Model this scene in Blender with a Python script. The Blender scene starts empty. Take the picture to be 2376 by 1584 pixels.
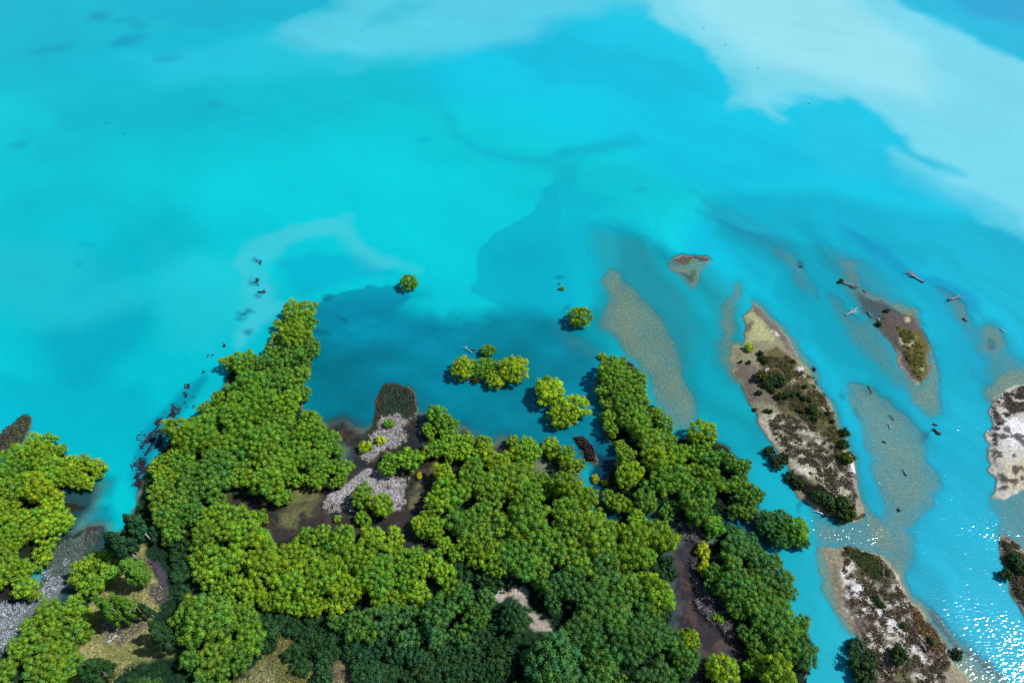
import bpy, math, random
import numpy as np
from mathutils import Vector, Matrix

# ------------------------------------------------------------------ camera, sky, sun, exposure
SC = bpy.context.scene
COL = SC.collection
H, PITCH, FPX = 160.0, 50.0, 1584.0            # metres up, degrees below the horizon, focal length in photo pixels
SUN_AZ, SUN_EL = 84.0, 53.0                    # azimuth from +Y towards +X

cam_d = bpy.data.cameras.new('camera'); cam = bpy.data.objects.new('camera', cam_d); COL.objects.link(cam)
cam.location = (0, 0, H); cam.rotation_euler = (math.radians(90 - PITCH), 0, 0)
cam_d.sensor_width = 36.0; cam_d.lens = 36.0 * FPX / 2376.0
cam_d.clip_start = 1.0; cam_d.clip_end = 20000.0
SC.camera = cam

W = bpy.data.worlds.new('World'); SC.world = W; W.use_nodes = True
wn = W.node_tree.nodes; wl = W.node_tree.links
sky = wn.new('ShaderNodeTexSky'); sky.sky_type = 'NISHITA'; sky.sun_disc = False
sky.sun_elevation = math.radians(SUN_EL); sky.sun_rotation = math.radians(SUN_AZ)
sky.altitude = 300; sky.air_density = 1.0; sky.dust_density = 0.6
wn['Background'].inputs['Strength'].default_value = 0.085
wl.new(sky.outputs[0], wn['Background'].inputs['Color'])

sun_d = bpy.data.lights.new('sun', 'SUN'); sun_d.energy = 4.2; sun_d.angle = math.radians(0.53); sun_d.color = (1.0, 0.955, 0.88)
sun = bpy.data.objects.new('sun', sun_d); COL.objects.link(sun)
_a, _e = math.radians(SUN_AZ), math.radians(SUN_EL)
SUN_DIR = Vector((math.sin(_a) * math.cos(_e), math.cos(_a) * math.cos(_e), math.sin(_e)))
sun.rotation_euler = (-SUN_DIR).to_track_quat('-Z', 'Y').to_euler()
sun.location = SUN_DIR * 400

vs = SC.view_settings
vs.view_transform = 'Standard'; vs.look = 'None'; vs.exposure = 0.0; vs.gamma = 1.0; vs.use_curve_mapping = False
SC.cycles.max_bounces = 6; SC.cycles.diffuse_bounces = 2; SC.cycles.glossy_bounces = 2
SC.cycles.transparent_max_bounces = 8; SC.cycles.transmission_bounces = 3
SC.cycles.use_denoising = False
SC.cycles.caustics_reflective = False; SC.cycles.caustics_refractive = False

# ------------------------------------------------------------------ pixel -> place
_c, _s = math.cos(math.radians(PITCH)), math.sin(math.radians(PITCH))
def G(x, y, z=0.0):
    """Photo pixel to the point at height z that it looks at."""
    dx, dy = x - 1188.0, 792.0 - y
    Y = FPX * _c + dy * _s; Z = -FPX * _s + dy * _c
    t = (z - H) / Z
    return dx * t, Y * t
def mpp(x, y):
    """Metres across per photo pixel on the ground there."""
    X, Y = G(x, y)
    d = Y * _c + H * _s
    return d / FPX
def GP(poly, z=0.0):
    return np.array([G(x, y, z) for x, y in poly])

def lin(c):
    c = np.asarray(c, float) / 255.0
    return np.where(c <= 0.04045, c / 12.92, ((c + 0.055) / 1.055) ** 2.4)
def A(r, g, b, k=1.2):
    return lin((r, g, b)) / k

# ------------------------------------------------------------------ numpy noise and polygons
def _hash(ix, iy, seed):
    h = (ix.astype(np.int64) * 374761393 + iy.astype(np.int64) * 668265263 + seed * 974711) & 0xffffffff
    h = ((h ^ (h >> 13)) * 1274126177) & 0xffffffff
    return ((h ^ (h >> 16)) & 0xffff) / 65535.0
def vnoise(x, y, seed=0):
    ix, iy = np.floor(x), np.floor(y); fx, fy = x - ix, y - iy
    fx = fx * fx * (3 - 2 * fx); fy = fy * fy * (3 - 2 * fy)
    a = _hash(ix, iy, seed); b = _hash(ix + 1, iy, seed); c = _hash(ix, iy + 1, seed); d = _hash(ix + 1, iy + 1, seed)
    return (a + (b - a) * fx) * (1 - fy) + (c + (d - c) * fx) * fy
def fbm(x, y, scale, octv=3, seed=0):
    t = 0; amp = 0.5; tot = 0
    ca, sa = 0.8, 0.6
    x, y = x / scale, y / scale
    for o in range(octv):
        t = t + amp * vnoise(x, y, seed + o * 17); tot += amp
        x, y = (x * ca - y * sa) * 2.03 + 7.1, (x * sa + y * ca) * 2.03 + 3.7; amp *= 0.5
    return t / tot
def sstep(a, b, x):
    t = np.clip((x - a) / (b - a), 0, 1); return t * t * (3 - 2 * t)
def sdist(P, X, Y, margin):
    """Signed distance to polygon P (positive inside); far points get -1e4."""
    out = np.full(X.shape, -1e4)
    x0, y0 = P.min(0) - margin; x1, y1 = P.max(0) + margin
    m = (X >= x0) & (X <= x1) & (Y >= y0) & (Y <= y1)
    px, py = X[m], Y[m]
    if px.size == 0: return out
    d2 = np.full(px.shape, 1e12); ins = np.zeros(px.shape, bool)
    n = len(P)
    for i in range(n):
        ax, ay = P[i]; bx, by = P[(i + 1) % n]
        ex, ey = bx - ax, by - ay; L = ex * ex + ey * ey + 1e-12
        t = np.clip(((px - ax) * ex + (py - ay) * ey) / L, 0, 1)
        d2 = np.minimum(d2, (px - ax - t * ex) ** 2 + (py - ay - t * ey) ** 2)
        if ay != by:
            c = ((ay > py) != (by > py)) & (px < ex * (py - ay) / (by - ay) + ax)
            ins ^= c
    d = np.sqrt(d2); out[m] = np.where(ins, d, -d)
    return out
def near(P, X, Y, margin):
    """Indices of the points within margin of polygon P, and their signed distances."""
    x0, y0 = P.min(0) - margin; x1, y1 = P.max(0) + margin
    ii = np.nonzero((X >= x0) & (X <= x1) & (Y >= y0) & (Y <= y1))[0]
    d = sdist(P, X[ii], Y[ii], margin + 1)
    k = d > -margin
    return ii[k], d[k]
def inside(P, x, y):
    r = False; n = len(P)
    for i in range(n):
        ax, ay = P[i]; bx, by = P[(i + 1) % n]
        if (ay > y) != (by > y) and x < (bx - ax) * (y - ay) / (by - ay) + ax: r = not r
    return r
def ell(cx, cy, rx, ry, rot=0, n=18):
    r = math.radians(rot)
    return [(cx + rx * math.cos(t) * math.cos(r) - ry * math.sin(t) * math.sin(r),
             cy + rx * math.cos(t) * math.sin(r) + ry * math.sin(t) * math.cos(r)) for t in [i * 2 * math.pi / n for i in range(n)]]
def band(pts, w):
    """A strip of half width w pixels along pts (tapered at the ends)."""
    L, R = [], []
    for i, (x, y) in enumerate(pts):
        x0, y0 = pts[max(i - 1, 0)]; x1, y1 = pts[min(i + 1, len(pts) - 1)]
        l = math.hypot(x1 - x0, y1 - y0); nx, ny = -(y1 - y0) / l, (x1 - x0) / l
        k = w * (0.35 if i in (0, len(pts) - 1) else 1.0)
        L.append((x + nx * k, y + ny * k)); R.append((x - nx * k, y - ny * k))
    return L + R[::-1]

# ------------------------------------------------------------------ materials
def new_mat(name):
    m = bpy.data.materials.new(name); m.use_nodes = True
    m.node_tree.nodes.clear()
    return m, m.node_tree.nodes, m.node_tree.links
def mat_foliage(name, trans=0.3, noise_scale=2.0):
    m, N, L = new_mat(name)
    out = N.new('ShaderNodeOutputMaterial'); mix = N.new('ShaderNodeMixShader'); mix.inputs[0].default_value = trans
    bs = N.new('ShaderNodeBsdfPrincipled'); tr = N.new('ShaderNodeBsdfTranslucent')
    bs.inputs['Roughness'].default_value = 0.65; bs.inputs['Specular IOR Level'].default_value = 0.2
    oi = N.new('ShaderNodeObjectInfo'); at = N.new('ShaderNodeAttribute'); at.attribute_name = 'tone'
    mul = N.new('ShaderNodeMix'); mul.data_type = 'RGBA'; mul.blend_type = 'MULTIPLY'; mul.inputs['Factor'].default_value = 1.0
    L.new(oi.outputs['Color'], mul.inputs['A']); L.new(at.outputs['Color'], mul.inputs['B'])
    L.new(mul.outputs['Result'], bs.inputs['Base Color'])
    hs = N.new('ShaderNodeHueSaturation'); hs.inputs['Value'].default_value = 1.3; hs.inputs['Hue'].default_value = 0.497
    L.new(mul.outputs['Result'], hs.inputs['Color']); L.new(hs.outputs[0], tr.inputs['Color'])
    L.new(bs.outputs[0], mix.inputs[1]); L.new(tr.outputs[0], mix.inputs[2]); L.new(mix.outputs[0], out.inputs['Surface'])
    return m
def mat_vcol(name, rough=0.85, spec=0.2, bump=0.0, bscale=3.0):
    m, N, L = new_mat(name)
    out = N.new('ShaderNodeOutputMaterial'); bs = N.new('ShaderNodeBsdfPrincipled')
    bs.inputs['Roughness'].default_value = rough; bs.inputs['Specular IOR Level'].default_value = spec
    at = N.new('ShaderNodeAttribute'); at.attribute_name = 'tone'
    L.new(at.outputs['Color'], bs.inputs['Base Color']); L.new(bs.outputs[0], out.inputs['Surface'])
    return m
def mat_wood(name, c1, c2, scale=3.0):
    m, N, L = new_mat(name)
    out = N.new('ShaderNodeOutputMaterial'); bs = N.new('ShaderNodeBsdfPrincipled'); bs.inputs['Roughness'].default_value = 0.8
    tc = N.new('ShaderNodeTexCoord'); no = N.new('ShaderNodeTexNoise'); no.inputs['Scale'].default_value = scale; no.inputs['Detail'].default_value = 5
    cr = N.new('ShaderNodeValToRGB'); cr.color_ramp.elements[0].color = (*c1, 1); cr.color_ramp.elements[1].color = (*c2, 1)
    cr.color_ramp.elements[0].position = 0.35; cr.color_ramp.elements[1].position = 0.7
    bp = N.new('ShaderNodeBump'); bp.inputs['Strength'].default_value = 0.4; bp.inputs['Distance'].default_value = 0.05
    L.new(tc.outputs['Object'], no.inputs['Vector']); L.new(no.outputs[0], cr.inputs[0]); L.new(cr.outputs[0], bs.inputs['Base Color'])
    L.new(no.outputs[0], bp.inputs['Height']); L.new(bp.outputs[0], bs.inputs['Normal']); L.new(bs.outputs[0], out.inputs['Surface'])
    return m
def mat_plain(name, c, rough=0.5, spec=0.5, metal=0.0):
    m, N, L = new_mat(name)
    out = N.new('ShaderNodeOutputMaterial'); bs = N.new('ShaderNodeBsdfPrincipled'); bs.inputs['Roughness'].default_value = rough
    tc = N.new('ShaderNodeTexCoord'); no = N.new('ShaderNodeTexNoise'); no.inputs['Scale'].default_value = 4
    mx = N.new('ShaderNodeMix'); mx.data_type = 'RGBA'; mx.inputs['A'].default_value = (*[v * 0.85 for v in c], 1); mx.inputs['B'].default_value = (*[min(1, v * 1.1) for v in c], 1)
    L.new(tc.outputs['Object'], no.inputs['Vector']); L.new(no.outputs[0], mx.inputs['Factor']); L.new(mx.outputs['Result'], bs.inputs['Base Color'])
    bs.inputs['Metallic'].default_value = metal; bs.inputs['Specular IOR Level'].default_value = spec
    L.new(bs.outputs[0], out.inputs['Surface'])
    return m
def mat_ground():
    m, N, L = new_mat('ground')
    out = N.new('ShaderNodeOutputMaterial'); bs = N.new('ShaderNodeBsdfPrincipled'); bs.inputs['Roughness'].default_value = 0.9
    bs.inputs['Specular IOR Level'].default_value = 0.15
    at = N.new('ShaderNodeAttribute'); at.attribute_name = 'tone'
    tc = N.new('ShaderNodeTexCoord')
    n1 = N.new('ShaderNodeTexNoise'); n1.inputs['Scale'].default_value = 1.6; n1.inputs['Detail'].default_value = 6; n1.inputs['Roughness'].default_value = 0.7
    mr = N.new('ShaderNodeMapRange'); mr.inputs[1].default_value = 0.3; mr.inputs[2].default_value = 0.7; mr.inputs[3].default_value = 0.5; mr.inputs[4].default_value = 1.5
    mul = N.new('ShaderNodeMix'); mul.data_type = 'RGBA'; mul.blend_type = 'MULTIPLY'; mul.inputs['Factor'].default_value = 1.0
    bp = N.new('ShaderNodeBump'); bp.inputs['Strength'].default_value = 0.6; bp.inputs['Distance'].default_value = 0.25
    L.new(tc.outputs['Object'], n1.inputs['Vector']); L.new(n1.outputs[0], mr.inputs[0])
    L.new(at.outputs['Color'], mul.inputs['A']); L.new(mr.outputs[0], mul.inputs['B'])
    L.new(mul.outputs['Result'], bs.inputs['Base Color']); L.new(n1.outputs[0], bp.inputs['Height']); L.new(bp.outputs[0], bs.inputs['Normal'])
    L.new(bs.outputs[0], out.inputs['Surface'])
    return m
def mat_water():
    m, N, L = new_mat('water')
    out = N.new('ShaderNodeOutputMaterial')
    at = N.new('ShaderNodeAttribute'); at.attribute_name = 'tone'
    op = N.new('ShaderNodeAttribute'); op.attribute_name = 'silt'        # r: how opaque the silty water is, g: how rough the waves are
    sep = N.new('ShaderNodeSeparateColor'); L.new(op.outputs['Color'], sep.inputs[0])
    tc = N.new('ShaderNodeTexCoord')
    mp = N.new('ShaderNodeMapping'); mp.inputs['Rotation'].default_value = (0, 0, math.radians(28)); mp.inputs['Scale'].default_value = (0.9, 2.3, 1.0)
    L.new(tc.outputs['Object'], mp.inputs[0])
    n1 = N.new('ShaderNodeTexNoise'); n1.inputs['Scale'].default_value = 0.8; n1.inputs['Detail'].default_value = 1.2; n1.inputs['Roughness'].default_value = 0.5
    n2 = N.new('ShaderNodeTexNoise'); n2.inputs['Scale'].default_value = 0.06; n2.inputs['Detail'].default_value = 2
    L.new(mp.outputs[0], n1.inputs['Vector']); L.new(tc.outputs['Object'], n2.inputs['Vector'])
    mg = N.new('ShaderNodeMath'); mg.operation = 'MULTIPLY'; L.new(n1.outputs[0], mg.inputs[0])
    gust = N.new('ShaderNodeMapRange'); gust.inputs[1].default_value = 0.35; gust.inputs[2].default_value = 0.65; gust.inputs[3].default_value = 0.5; gust.inputs[4].default_value = 1.25
    L.new(n2.outputs[0], gust.inputs[0])
    g2 = N.new('ShaderNodeMath'); g2.operation = 'MULTIPLY'; L.new(gust.outputs[0], g2.inputs[0]); L.new(sep.outputs['Green'], g2.inputs[1])
    L.new(g2.outputs[0], mg.inputs[1])
    bp = N.new('ShaderNodeBump'); bp.inputs['Strength'].default_value = 1.0; bp.inputs['Distance'].default_value = 0.235
    L.new(mg.outputs[0], bp.inputs['Height'])
    df = N.new('ShaderNodeBsdfDiffuse')
    # fine mottling of the silt
    n3 = N.new('ShaderNodeTexNoise'); n3.inputs['Scale'].default_value = 0.9; n3.inputs['Detail'].default_value = 4
    L.new(mp.outputs[0], n3.inputs['Vector'])
    mr = N.new('ShaderNodeMapRange'); mr.inputs[1].default_value = 0.3; mr.inputs[2].default_value = 0.7; mr.inputs[3].default_value = 0.94; mr.inputs[4].default_value = 1.06
    L.new(n3.outputs[0], mr.inputs[0])
    mul = N.new('ShaderNodeMix'); mul.data_type = 'RGBA'; mul.blend_type = 'MULTIPLY'; mul.inputs['Factor'].default_value = 1.0
    L.new(at.outputs['Color'], mul.inputs['A']); L.new(mr.outputs[0], mul.inputs['B']); L.new(mul.outputs['Result'], df.inputs['Color'])
    tr = N.new('ShaderNodeBsdfTransparent'); tint = N.new('ShaderNodeMix'); tint.data_type = 'RGBA'
    tint.inputs['A'].default_value = (0.80, 0.96, 0.96, 1); tint.inputs['B'].default_value = (0.97, 0.93, 0.86, 1)
    L.new(sep.outputs['Blue'], tint.inputs['Factor']); L.new(tint.outputs['Result'], tr.inputs['Color'])
    mix = N.new('ShaderNodeMixShader'); L.new(sep.outputs['Red'], mix.inputs[0]); L.new(tr.outputs[0], mix.inputs[1]); L.new(df.outputs[0], mix.inputs[2])
    gl = N.new('ShaderNodeBsdfGlossy'); gl.inputs['Roughness'].default_value = 0.11; gl.inputs['Color'].default_value = (1, 1, 1, 1)
    L.new(bp.outputs[0], gl.inputs['Normal'])
    g3 = N.new('ShaderNodeBsdfGlossy'); g3.inputs['Roughness'].default_value = 0.42; g3.inputs['Color'].default_value = (1, 1, 1, 1)
    gm = N.new('ShaderNodeMixShader'); gm.inputs[0].default_value = 0.22; L.new(gl.outputs[0], gm.inputs[1]); L.new(g3.outputs[0], gm.inputs[2]); gl = gm
    fr = N.new('ShaderNodeFresnel'); fr.inputs['IOR'].default_value = 1.33; L.new(bp.outputs[0], fr.inputs['Normal'])
    fin = N.new('ShaderNodeMixShader'); L.new(fr.outputs[0], fin.inputs[0]); L.new(mix.outputs[0], fin.inputs[1]); L.new(gl.outputs[0], fin.inputs[2])
    L.new(fin.outputs[0], out.inputs['Surface'])
    return m

M_LEAF = mat_foliage('willow_leaves', 0.28)
M_DARK = mat_foliage('poplar_leaves', 0.18)
M_TUFT = mat_vcol('dry_plants', 0.85, 0.15)
M_BARK = mat_wood('bark', (0.06, 0.05, 0.04), (0.16, 0.14, 0.12))
M_PALE = mat_wood('birch_bark', (0.35, 0.36, 0.36), (0.62, 0.63, 0.62))
M_DRIFT = mat_wood('driftwood', (0.16, 0.16, 0.19), (0.44, 0.45, 0.50))
M_WHITE = mat_wood('bleached_wood', (0.45, 0.46, 0.5), (0.75, 0.76, 0.78))
M_SNAG = mat_wood('wet_wood', (0.035, 0.035, 0.045), (0.10, 0.10, 0.11))
M_BROWN = mat_wood('brown_wood', (0.07, 0.045, 0.035), (0.16, 0.11, 0.09))
M_GROUND = mat_ground()
M_WATER = mat_water()

# ------------------------------------------------------------------ mesh helpers
def mesh_np(name, V, F, tone=None, extra=None, smooth=False):
    """V (n,3), F (m,k) with k = 3 or 4; tone (n,3) per vertex colour."""
    me = bpy.data.meshes.new(name)
    V = np.ascontiguousarray(V, np.float32); F = np.ascontiguousarray(F, np.int32); k = F.shape[1]
    me.vertices.add(len(V)); me.vertices.foreach_set('co', V.ravel())
    me.loops.add(F.size); me.loops.foreach_set('vertex_index', F.ravel())
    me.polygons.add(len(F)); me.polygons.foreach_set('loop_start', np.arange(0, F.size, k, dtype=np.int32))
    if smooth: me.polygons.foreach_set('use_smooth', np.ones(len(F), bool))
    me.update(calc_edges=True)
    for nm, arr in ([('tone', tone)] if tone is not None else []) + (extra or []):
        a = me.attributes.new(nm, 'FLOAT_COLOR', 'POINT')
        a.data.foreach_set('color', np.concatenate([arr, np.ones((len(arr), 1))], 1).astype(np.float32).ravel())
    me.validate()
    return me
def mesh_py(name, V, F, smooth=True):
    me = bpy.data.meshes.new(name); me.from_pydata(V, [], F)
    if smooth: me.polygons.foreach_set('use_smooth', [True] * len(me.polygons))
    me.update(); return me
def obj(name, me, mat=None, parent=None, loc=(0, 0, 0), rot=(0, 0, 0), scale=(1, 1, 1)):
    if mat is not None and len(me.materials) == 0: me.materials.append(mat)
    o = bpy.data.objects.new(name, me); COL.objects.link(o)
    o.parent = parent; o.location = loc; o.rotation_euler = rot; o.scale = scale
    return o
def tag(o, label=None, cat=None, group=None, kind=None):
    if label: o['label'] = label
    if cat: o['category'] = cat
    if group: o['group'] = group
    if kind: o['kind'] = kind
    return o
def thing(name, label, cat, loc, rz=0.0, group=None):
    o = bpy.data.objects.new(name, None); COL.objects.link(o)
    o.empty_display_size = 0.5; o.location = loc; o.rotation_euler = (0, 0, rz)
    return tag(o, label, cat, group)
def tube(V, F, pts, rad, n=6, cap=True):
    """A tapered tube through pts added to V, F."""
    b = len(V); pts = [Vector(p) for p in pts]
    for i, p in enumerate(pts):
        d = (pts[min(i + 1, len(pts) - 1)] - pts[max(i - 1, 0)]).normalized()
        u = d.cross(Vector((0.31, 0.17, 0.93)));
        if u.length < 1e-3: u = d.cross(Vector((1, 0, 0)))
        u.normalize(); v = d.cross(u)
        for k in range(n):
            t = 2 * math.pi * k / n
            V.append(tuple(p + (u * math.cos(t) + v * math.sin(t)) * rad[i]))
    for i in range(len(pts) - 1):
        for k in range(n):
            a = b + i * n + k; c = b + i * n + (k + 1) % n
            F.append((a, c, c + n, a + n))
    if cap:
        F.append(tuple(b + k for k in range(n))[::-1]); F.append(tuple(b + (len(pts) - 1) * n + k for k in range(n)))

# icosphere template
def _ico(sub):
    t = (1 + 5 ** 0.5) / 2
    V = [(-1, t, 0), (1, t, 0), (-1, -t, 0), (1, -t, 0), (0, -1, t), (0, 1, t), (0, -1, -t), (0, 1, -t), (t, 0, -1), (t, 0, 1), (-t, 0, -1), (-t, 0, 1)]
    V = [Vector(v).normalized() for v in V]
    F = [(0, 11, 5), (0, 5, 1), (0, 1, 7), (0, 7, 10), (0, 10, 11), (1, 5, 9), (5, 11, 4), (11, 10, 2), (10, 7, 6), (7, 1, 8), (3, 9, 4), (3, 4, 2), (3, 2, 6), (3, 6, 8), (3, 8, 9), (4, 9, 5), (2, 4, 11), (6, 2, 10), (8, 6, 7), (9, 8, 1)]
    for _ in range(sub):
        cache = {}; nf = []
        def mid(a, b):
            k = (min(a, b), max(a, b))
            if k not in cache: V.append(((V[a] + V[b]) / 2).normalized()); cache[k] = len(V) - 1
            return cache[k]
        for a, b, c in F:
            x, y, z = mid(a, b), mid(b, c), mid(c, a); nf += [(a, x, z), (b, y, x), (c, z, y), (x, y, z)]
        F = nf
    return np.array([tuple(v) for v in V]), np.array(F)
ICO_V, ICO_F = _ico(1)
ICO_N = len(ICO_V)

def foliage_mesh(name, lobes, leaf, per_m2, rng, stretch=(1, 1, 1), up=0.25, core=0.66, hue=0.15):
    """Leafy crown: every lobe (x, y, z, r) is a rough core of leaves covered by small leaf faces."""
    VV, FF, TT = [], [], []; base = 0
    for (x, y, z, r) in lobes:
        c = np.array((x, y, z)); st = np.array(stretch)
        lt = 1 + rng.normal(0, 0.15); yl = rng.normal(0, hue)
        tone = np.array((lt * (1 + yl), lt * (1 + 0.25 * yl), lt * (1 - yl)))
        cv = ICO_V * (r * core) * st * (1 + rng.uniform(-0.16, 0.12, (ICO_N, 1))) + c
        VV.append(cv); FF.append(np.concatenate([ICO_F, ICO_F[:, :1]], 1) + base); TT.append(np.tile(tone * 0.95, (ICO_N, 1))); base += ICO_N
        n = int(4 * math.pi * r * r * per_m2) + 6
        d = rng.normal(size=(n, 3)); d[:, 2] += up; d /= np.linalg.norm(d, axis=1, keepdims=True)
        p = c + d * st * r * np.minimum(rng.normal(0.95, 0.15, (n, 1)), 1.3)
        nn = d + rng.normal(0, 0.5, (n, 3)); nn /= np.linalg.norm(nn, axis=1, keepdims=True)
        u = np.cross(nn, rng.normal(size=(n, 3))); u /= np.linalg.norm(u, axis=1, keepdims=True) + 1e-9; v = np.cross(nn, u)
        s = leaf * rng.uniform(0.6, 1.35, (n, 1))
        q = np.stack([p - u * s, p - v * s * 0.6, p + u * s, p + v * s * 0.6], 1).reshape(-1, 3)
        VV.append(q); FF.append(np.arange(4 * n).reshape(n, 4) + base); base += 4 * n
        lf = np.repeat(1 + rng.normal(0, 0.13, (n, 1)), 4, 0); ly = np.repeat(rng.normal(0, 0.05, (n, 1)), 4, 0)
        TT.append(tone * lf * np.concatenate([1 + ly, 1 + 0 * ly, 1 - ly], 1))
    F = np.concatenate(FF)
    tri = F[:, 0] == F[:, 3]
    V = np.concatenate(VV); T = np.clip(np.concatenate(TT), 0.2, 2)
    Ft = F[tri][:, :3]; Fq = F[~tri]
    Fq = np.concatenate([Fq[:, [0, 1, 2]], Fq[:, [0, 2, 3]]])
    return mesh_np(name, V, np.concatenate([Ft, Fq]), T)

def willow_lobes(R, hgt, rl, rng, ragged=1.0):
    """Lobe centres over a dome-shaped crown of radius R and height hgt."""
    out = []; tries = 0
    ph = [rng.uniform(0, 6.28) for _ in range(3)]; am = [a * ragged for a in (rng.uniform(0.10, 0.24), rng.uniform(0.08, 0.18), rng.uniform(0.06, 0.14))]
    n_out = max(5, int(2.0 * (R / rl) ** 2)); sep = 0.80 if ragged >= .6 else 0.72
    while len(out) < n_out and tries < 1500:
        tries += 1
        u = rng.uniform(0, 1); t = rng.uniform(0, 2 * math.pi)
        k = 1 + sum(a * math.sin((i + 2) * t + p) for i, (a, p) in enumerate(zip(am, ph)))
        rr = (R - rl * 0.5) * k * math.sqrt(u)
        top = (0.52 + 0.30 * math.sqrt(max(0, 1 - 0.9 * u)) if ragged >= .6 else 0.40 + 0.44 * math.sqrt(max(0, 1 - 0.9 * u))) + rng.normal(0, 0.045)
        if u > 0.6 and rng.uniform() < 0.45: top *= rng.uniform(0.45, 0.85)            # the skirt of the crown
        p = (rr * math.cos(t), rr * math.sin(t), hgt * top)
        r = rl * rng.uniform(0.6, 1.2)
        if all((p[0] - q[0]) ** 2 + (p[1] - q[1]) ** 2 + (p[2] - q[2]) ** 2 > (sep * (r + q[3])) ** 2 for q in out):
            out.append((*p, r))
    for _ in range(int(len(out) * 0.3)):
        t = rng.uniform(0, 6.28); rr = R * 0.6 * math.sqrt(rng.uniform(0, 1))
        out.append((rr * math.cos(t), rr * math.sin(t), hgt * rng.uniform(0.28, 0.5), rl * 1.2))
    return out
def trunk_mesh(name, R, hgt, rng, limbs=6):
    V, F = [], []
    r0 = 0.09 * R + 0.06
    top = (rng.uniform(-.3, .3), rng.uniform(-.3, .3), hgt * 0.42)
    tube(V, F, [(0, 0, -0.6), (0, 0, 0.2), (top[0] * .5, top[1] * .5, hgt * 0.2), top], [r0 * 1.4, r0, r0 * .8, r0 * .55], 7)
    for i in range(limbs):
        t = i * 2 * math.pi / limbs + rng.uniform(-.4, .4); e = R * rng.uniform(.45, .7)
        z0 = hgt * rng.uniform(.12, .35)
        tube(V, F, [(top[0] * .4, top[1] * .4, z0), (e * .5 * math.cos(t), e * .5 * math.sin(t), z0 + hgt * .15), (e * math.cos(t), e * math.sin(t), hgt * rng.uniform(.5, .66))],
             [r0 * .5, r0 * .33, r0 * .12], 5)
    return mesh_py(name, V, F)

nrng = np.random.default_rng(7)
WILLOWS = {}
for size, (R, hg, rl, nv) in {'small': (2.3, 4.6, 0.60, 5), 'medium': (3.6, 6.6, 0.74, 8), 'large': (4.9, 8.0, 0.80, 7)}.items():
    for i in range(nv):
        lob = willow_lobes(R, hg, rl, nrng)
        WILLOWS.setdefault(size, []).append((foliage_mesh('willow_crown_' + size, lob, 0.135, 20.0, nrng), trunk_mesh('willow_trunk_' + size, R, hg, nrng), R, hg))
for i in range(4):
    lob = willow_lobes(3.4, 6.2, .66, nrng, .45)
    WILLOWS.setdefault('round', []).append((foliage_mesh('willow_crown_round', lob, 0.135, 20.0, nrng), trunk_mesh('willow_trunk_round', 3.4, 6.2, nrng), 3.4, 6.2))
for L_ in WILLOWS.values():
    for c_, t_, *_r in L_:
        c_.materials.append(M_LEAF); t_.materials.append(M_BARK)
SHRUBS = []
for i in range(5):
    R = 1.0; lob = willow_lobes(R, 1.5, 0.36, nrng)
    me = foliage_mesh('shrub_leaves', lob, 0.12, 34.0, nrng); me.materials.append(M_LEAF)
    V, F = [], []
    for k in range(5):
        t = k * 1.257; tube(V, F, [(0, 0, -.2), (.3 * math.cos(t), .3 * math.sin(t), .4), (.6 * math.cos(t), .6 * math.sin(t), .9)], [.05, .035, .012], 5)
    st = mesh_py('shrub_stems', V, F); st.materials.append(M_BARK)
    SHRUBS.append((me, st))
def poplar(hg, R, rng):
    lob = []
    for k in range(46):
        f = rng.uniform(0.1, 1.0) ** 0.85; t = rng.uniform(0, 6.28)
        w = R * math.sin(math.pi * min(1, (0.12 + 0.88 * f)) ** 0.8) ** 0.7 * (1 if f < .75 else (1.06 - f) / .31)
        rr = w * rng.uniform(0.45, 0.95)
        lob.append((rr * math.cos(t), rr * math.sin(t), hg * f * 0.93 + 0.5, max(.35, 0.34 * R * rng.uniform(.7, 1.15))))
    return lob
POPLARS = []
for i in range(4):
    hg, R = 12.5, 2.3
    me = foliage_mesh('poplar_crown', poplar(hg, R, nrng), 0.2, 12.0, nrng, stretch=(0.8, 0.8, 1.5), up=0.5, hue=0.06); me.materials.append(M_DARK)
    V, F = [], []
    tube(V, F, [(0, 0, -.5), (0, 0, 2), (.1, 0, 7), (.1, .1, 12.6)], [.26, .2, .13, .03], 7)
    for k in range(9):
        t = k * 2.4; z = 1.5 + k
        tube(V, F, [(0, 0, z), (1.1 * math.cos(t), 1.1 * math.sin(t), z + 1.5)], [.06, .015], 4)
    tm = mesh_py('poplar_trunk', V, F); tm.materials.append(M_PALE)
    POPLARS.append((me, tm))

# ------------------------------------------------------------------ the lie of the land: polygons in photo pixels on the water level
GRAVEL_A = [(1757, 708), (1740, 722), (1725, 737), (1718, 764), (1724, 795), (1733, 818), (1722, 812), (1700, 800), (1690, 815), (1691, 840), (1704, 884), (1731, 931), (1759, 972), (1779, 1013), (1783, 1030), (1818, 1082), (1825, 1098), (1833, 1128), (1853, 1153), (1867, 1166), (1889, 1188), (1918, 1195), (1945, 1200), (1971, 1206), (1997, 1202), (2001, 1179), (2000, 1146), (1992, 1104), (1981, 1068), (1971, 1041), (1959, 1006), (1946, 968), (1929, 926), (1910, 893), (1889, 861), (1862, 828), (1846, 813), (1823, 782), (1795, 742), (1772, 721)]
GRAVEL_B = [(2050, 726), (2066, 722), (2088, 724), (2112, 734), (2127, 760), (2143, 802), (2150, 847), (2143, 876), (2131, 895), (2111, 876), (2086, 837), (2070, 796), (2056, 770), (2046, 748)]
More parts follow.
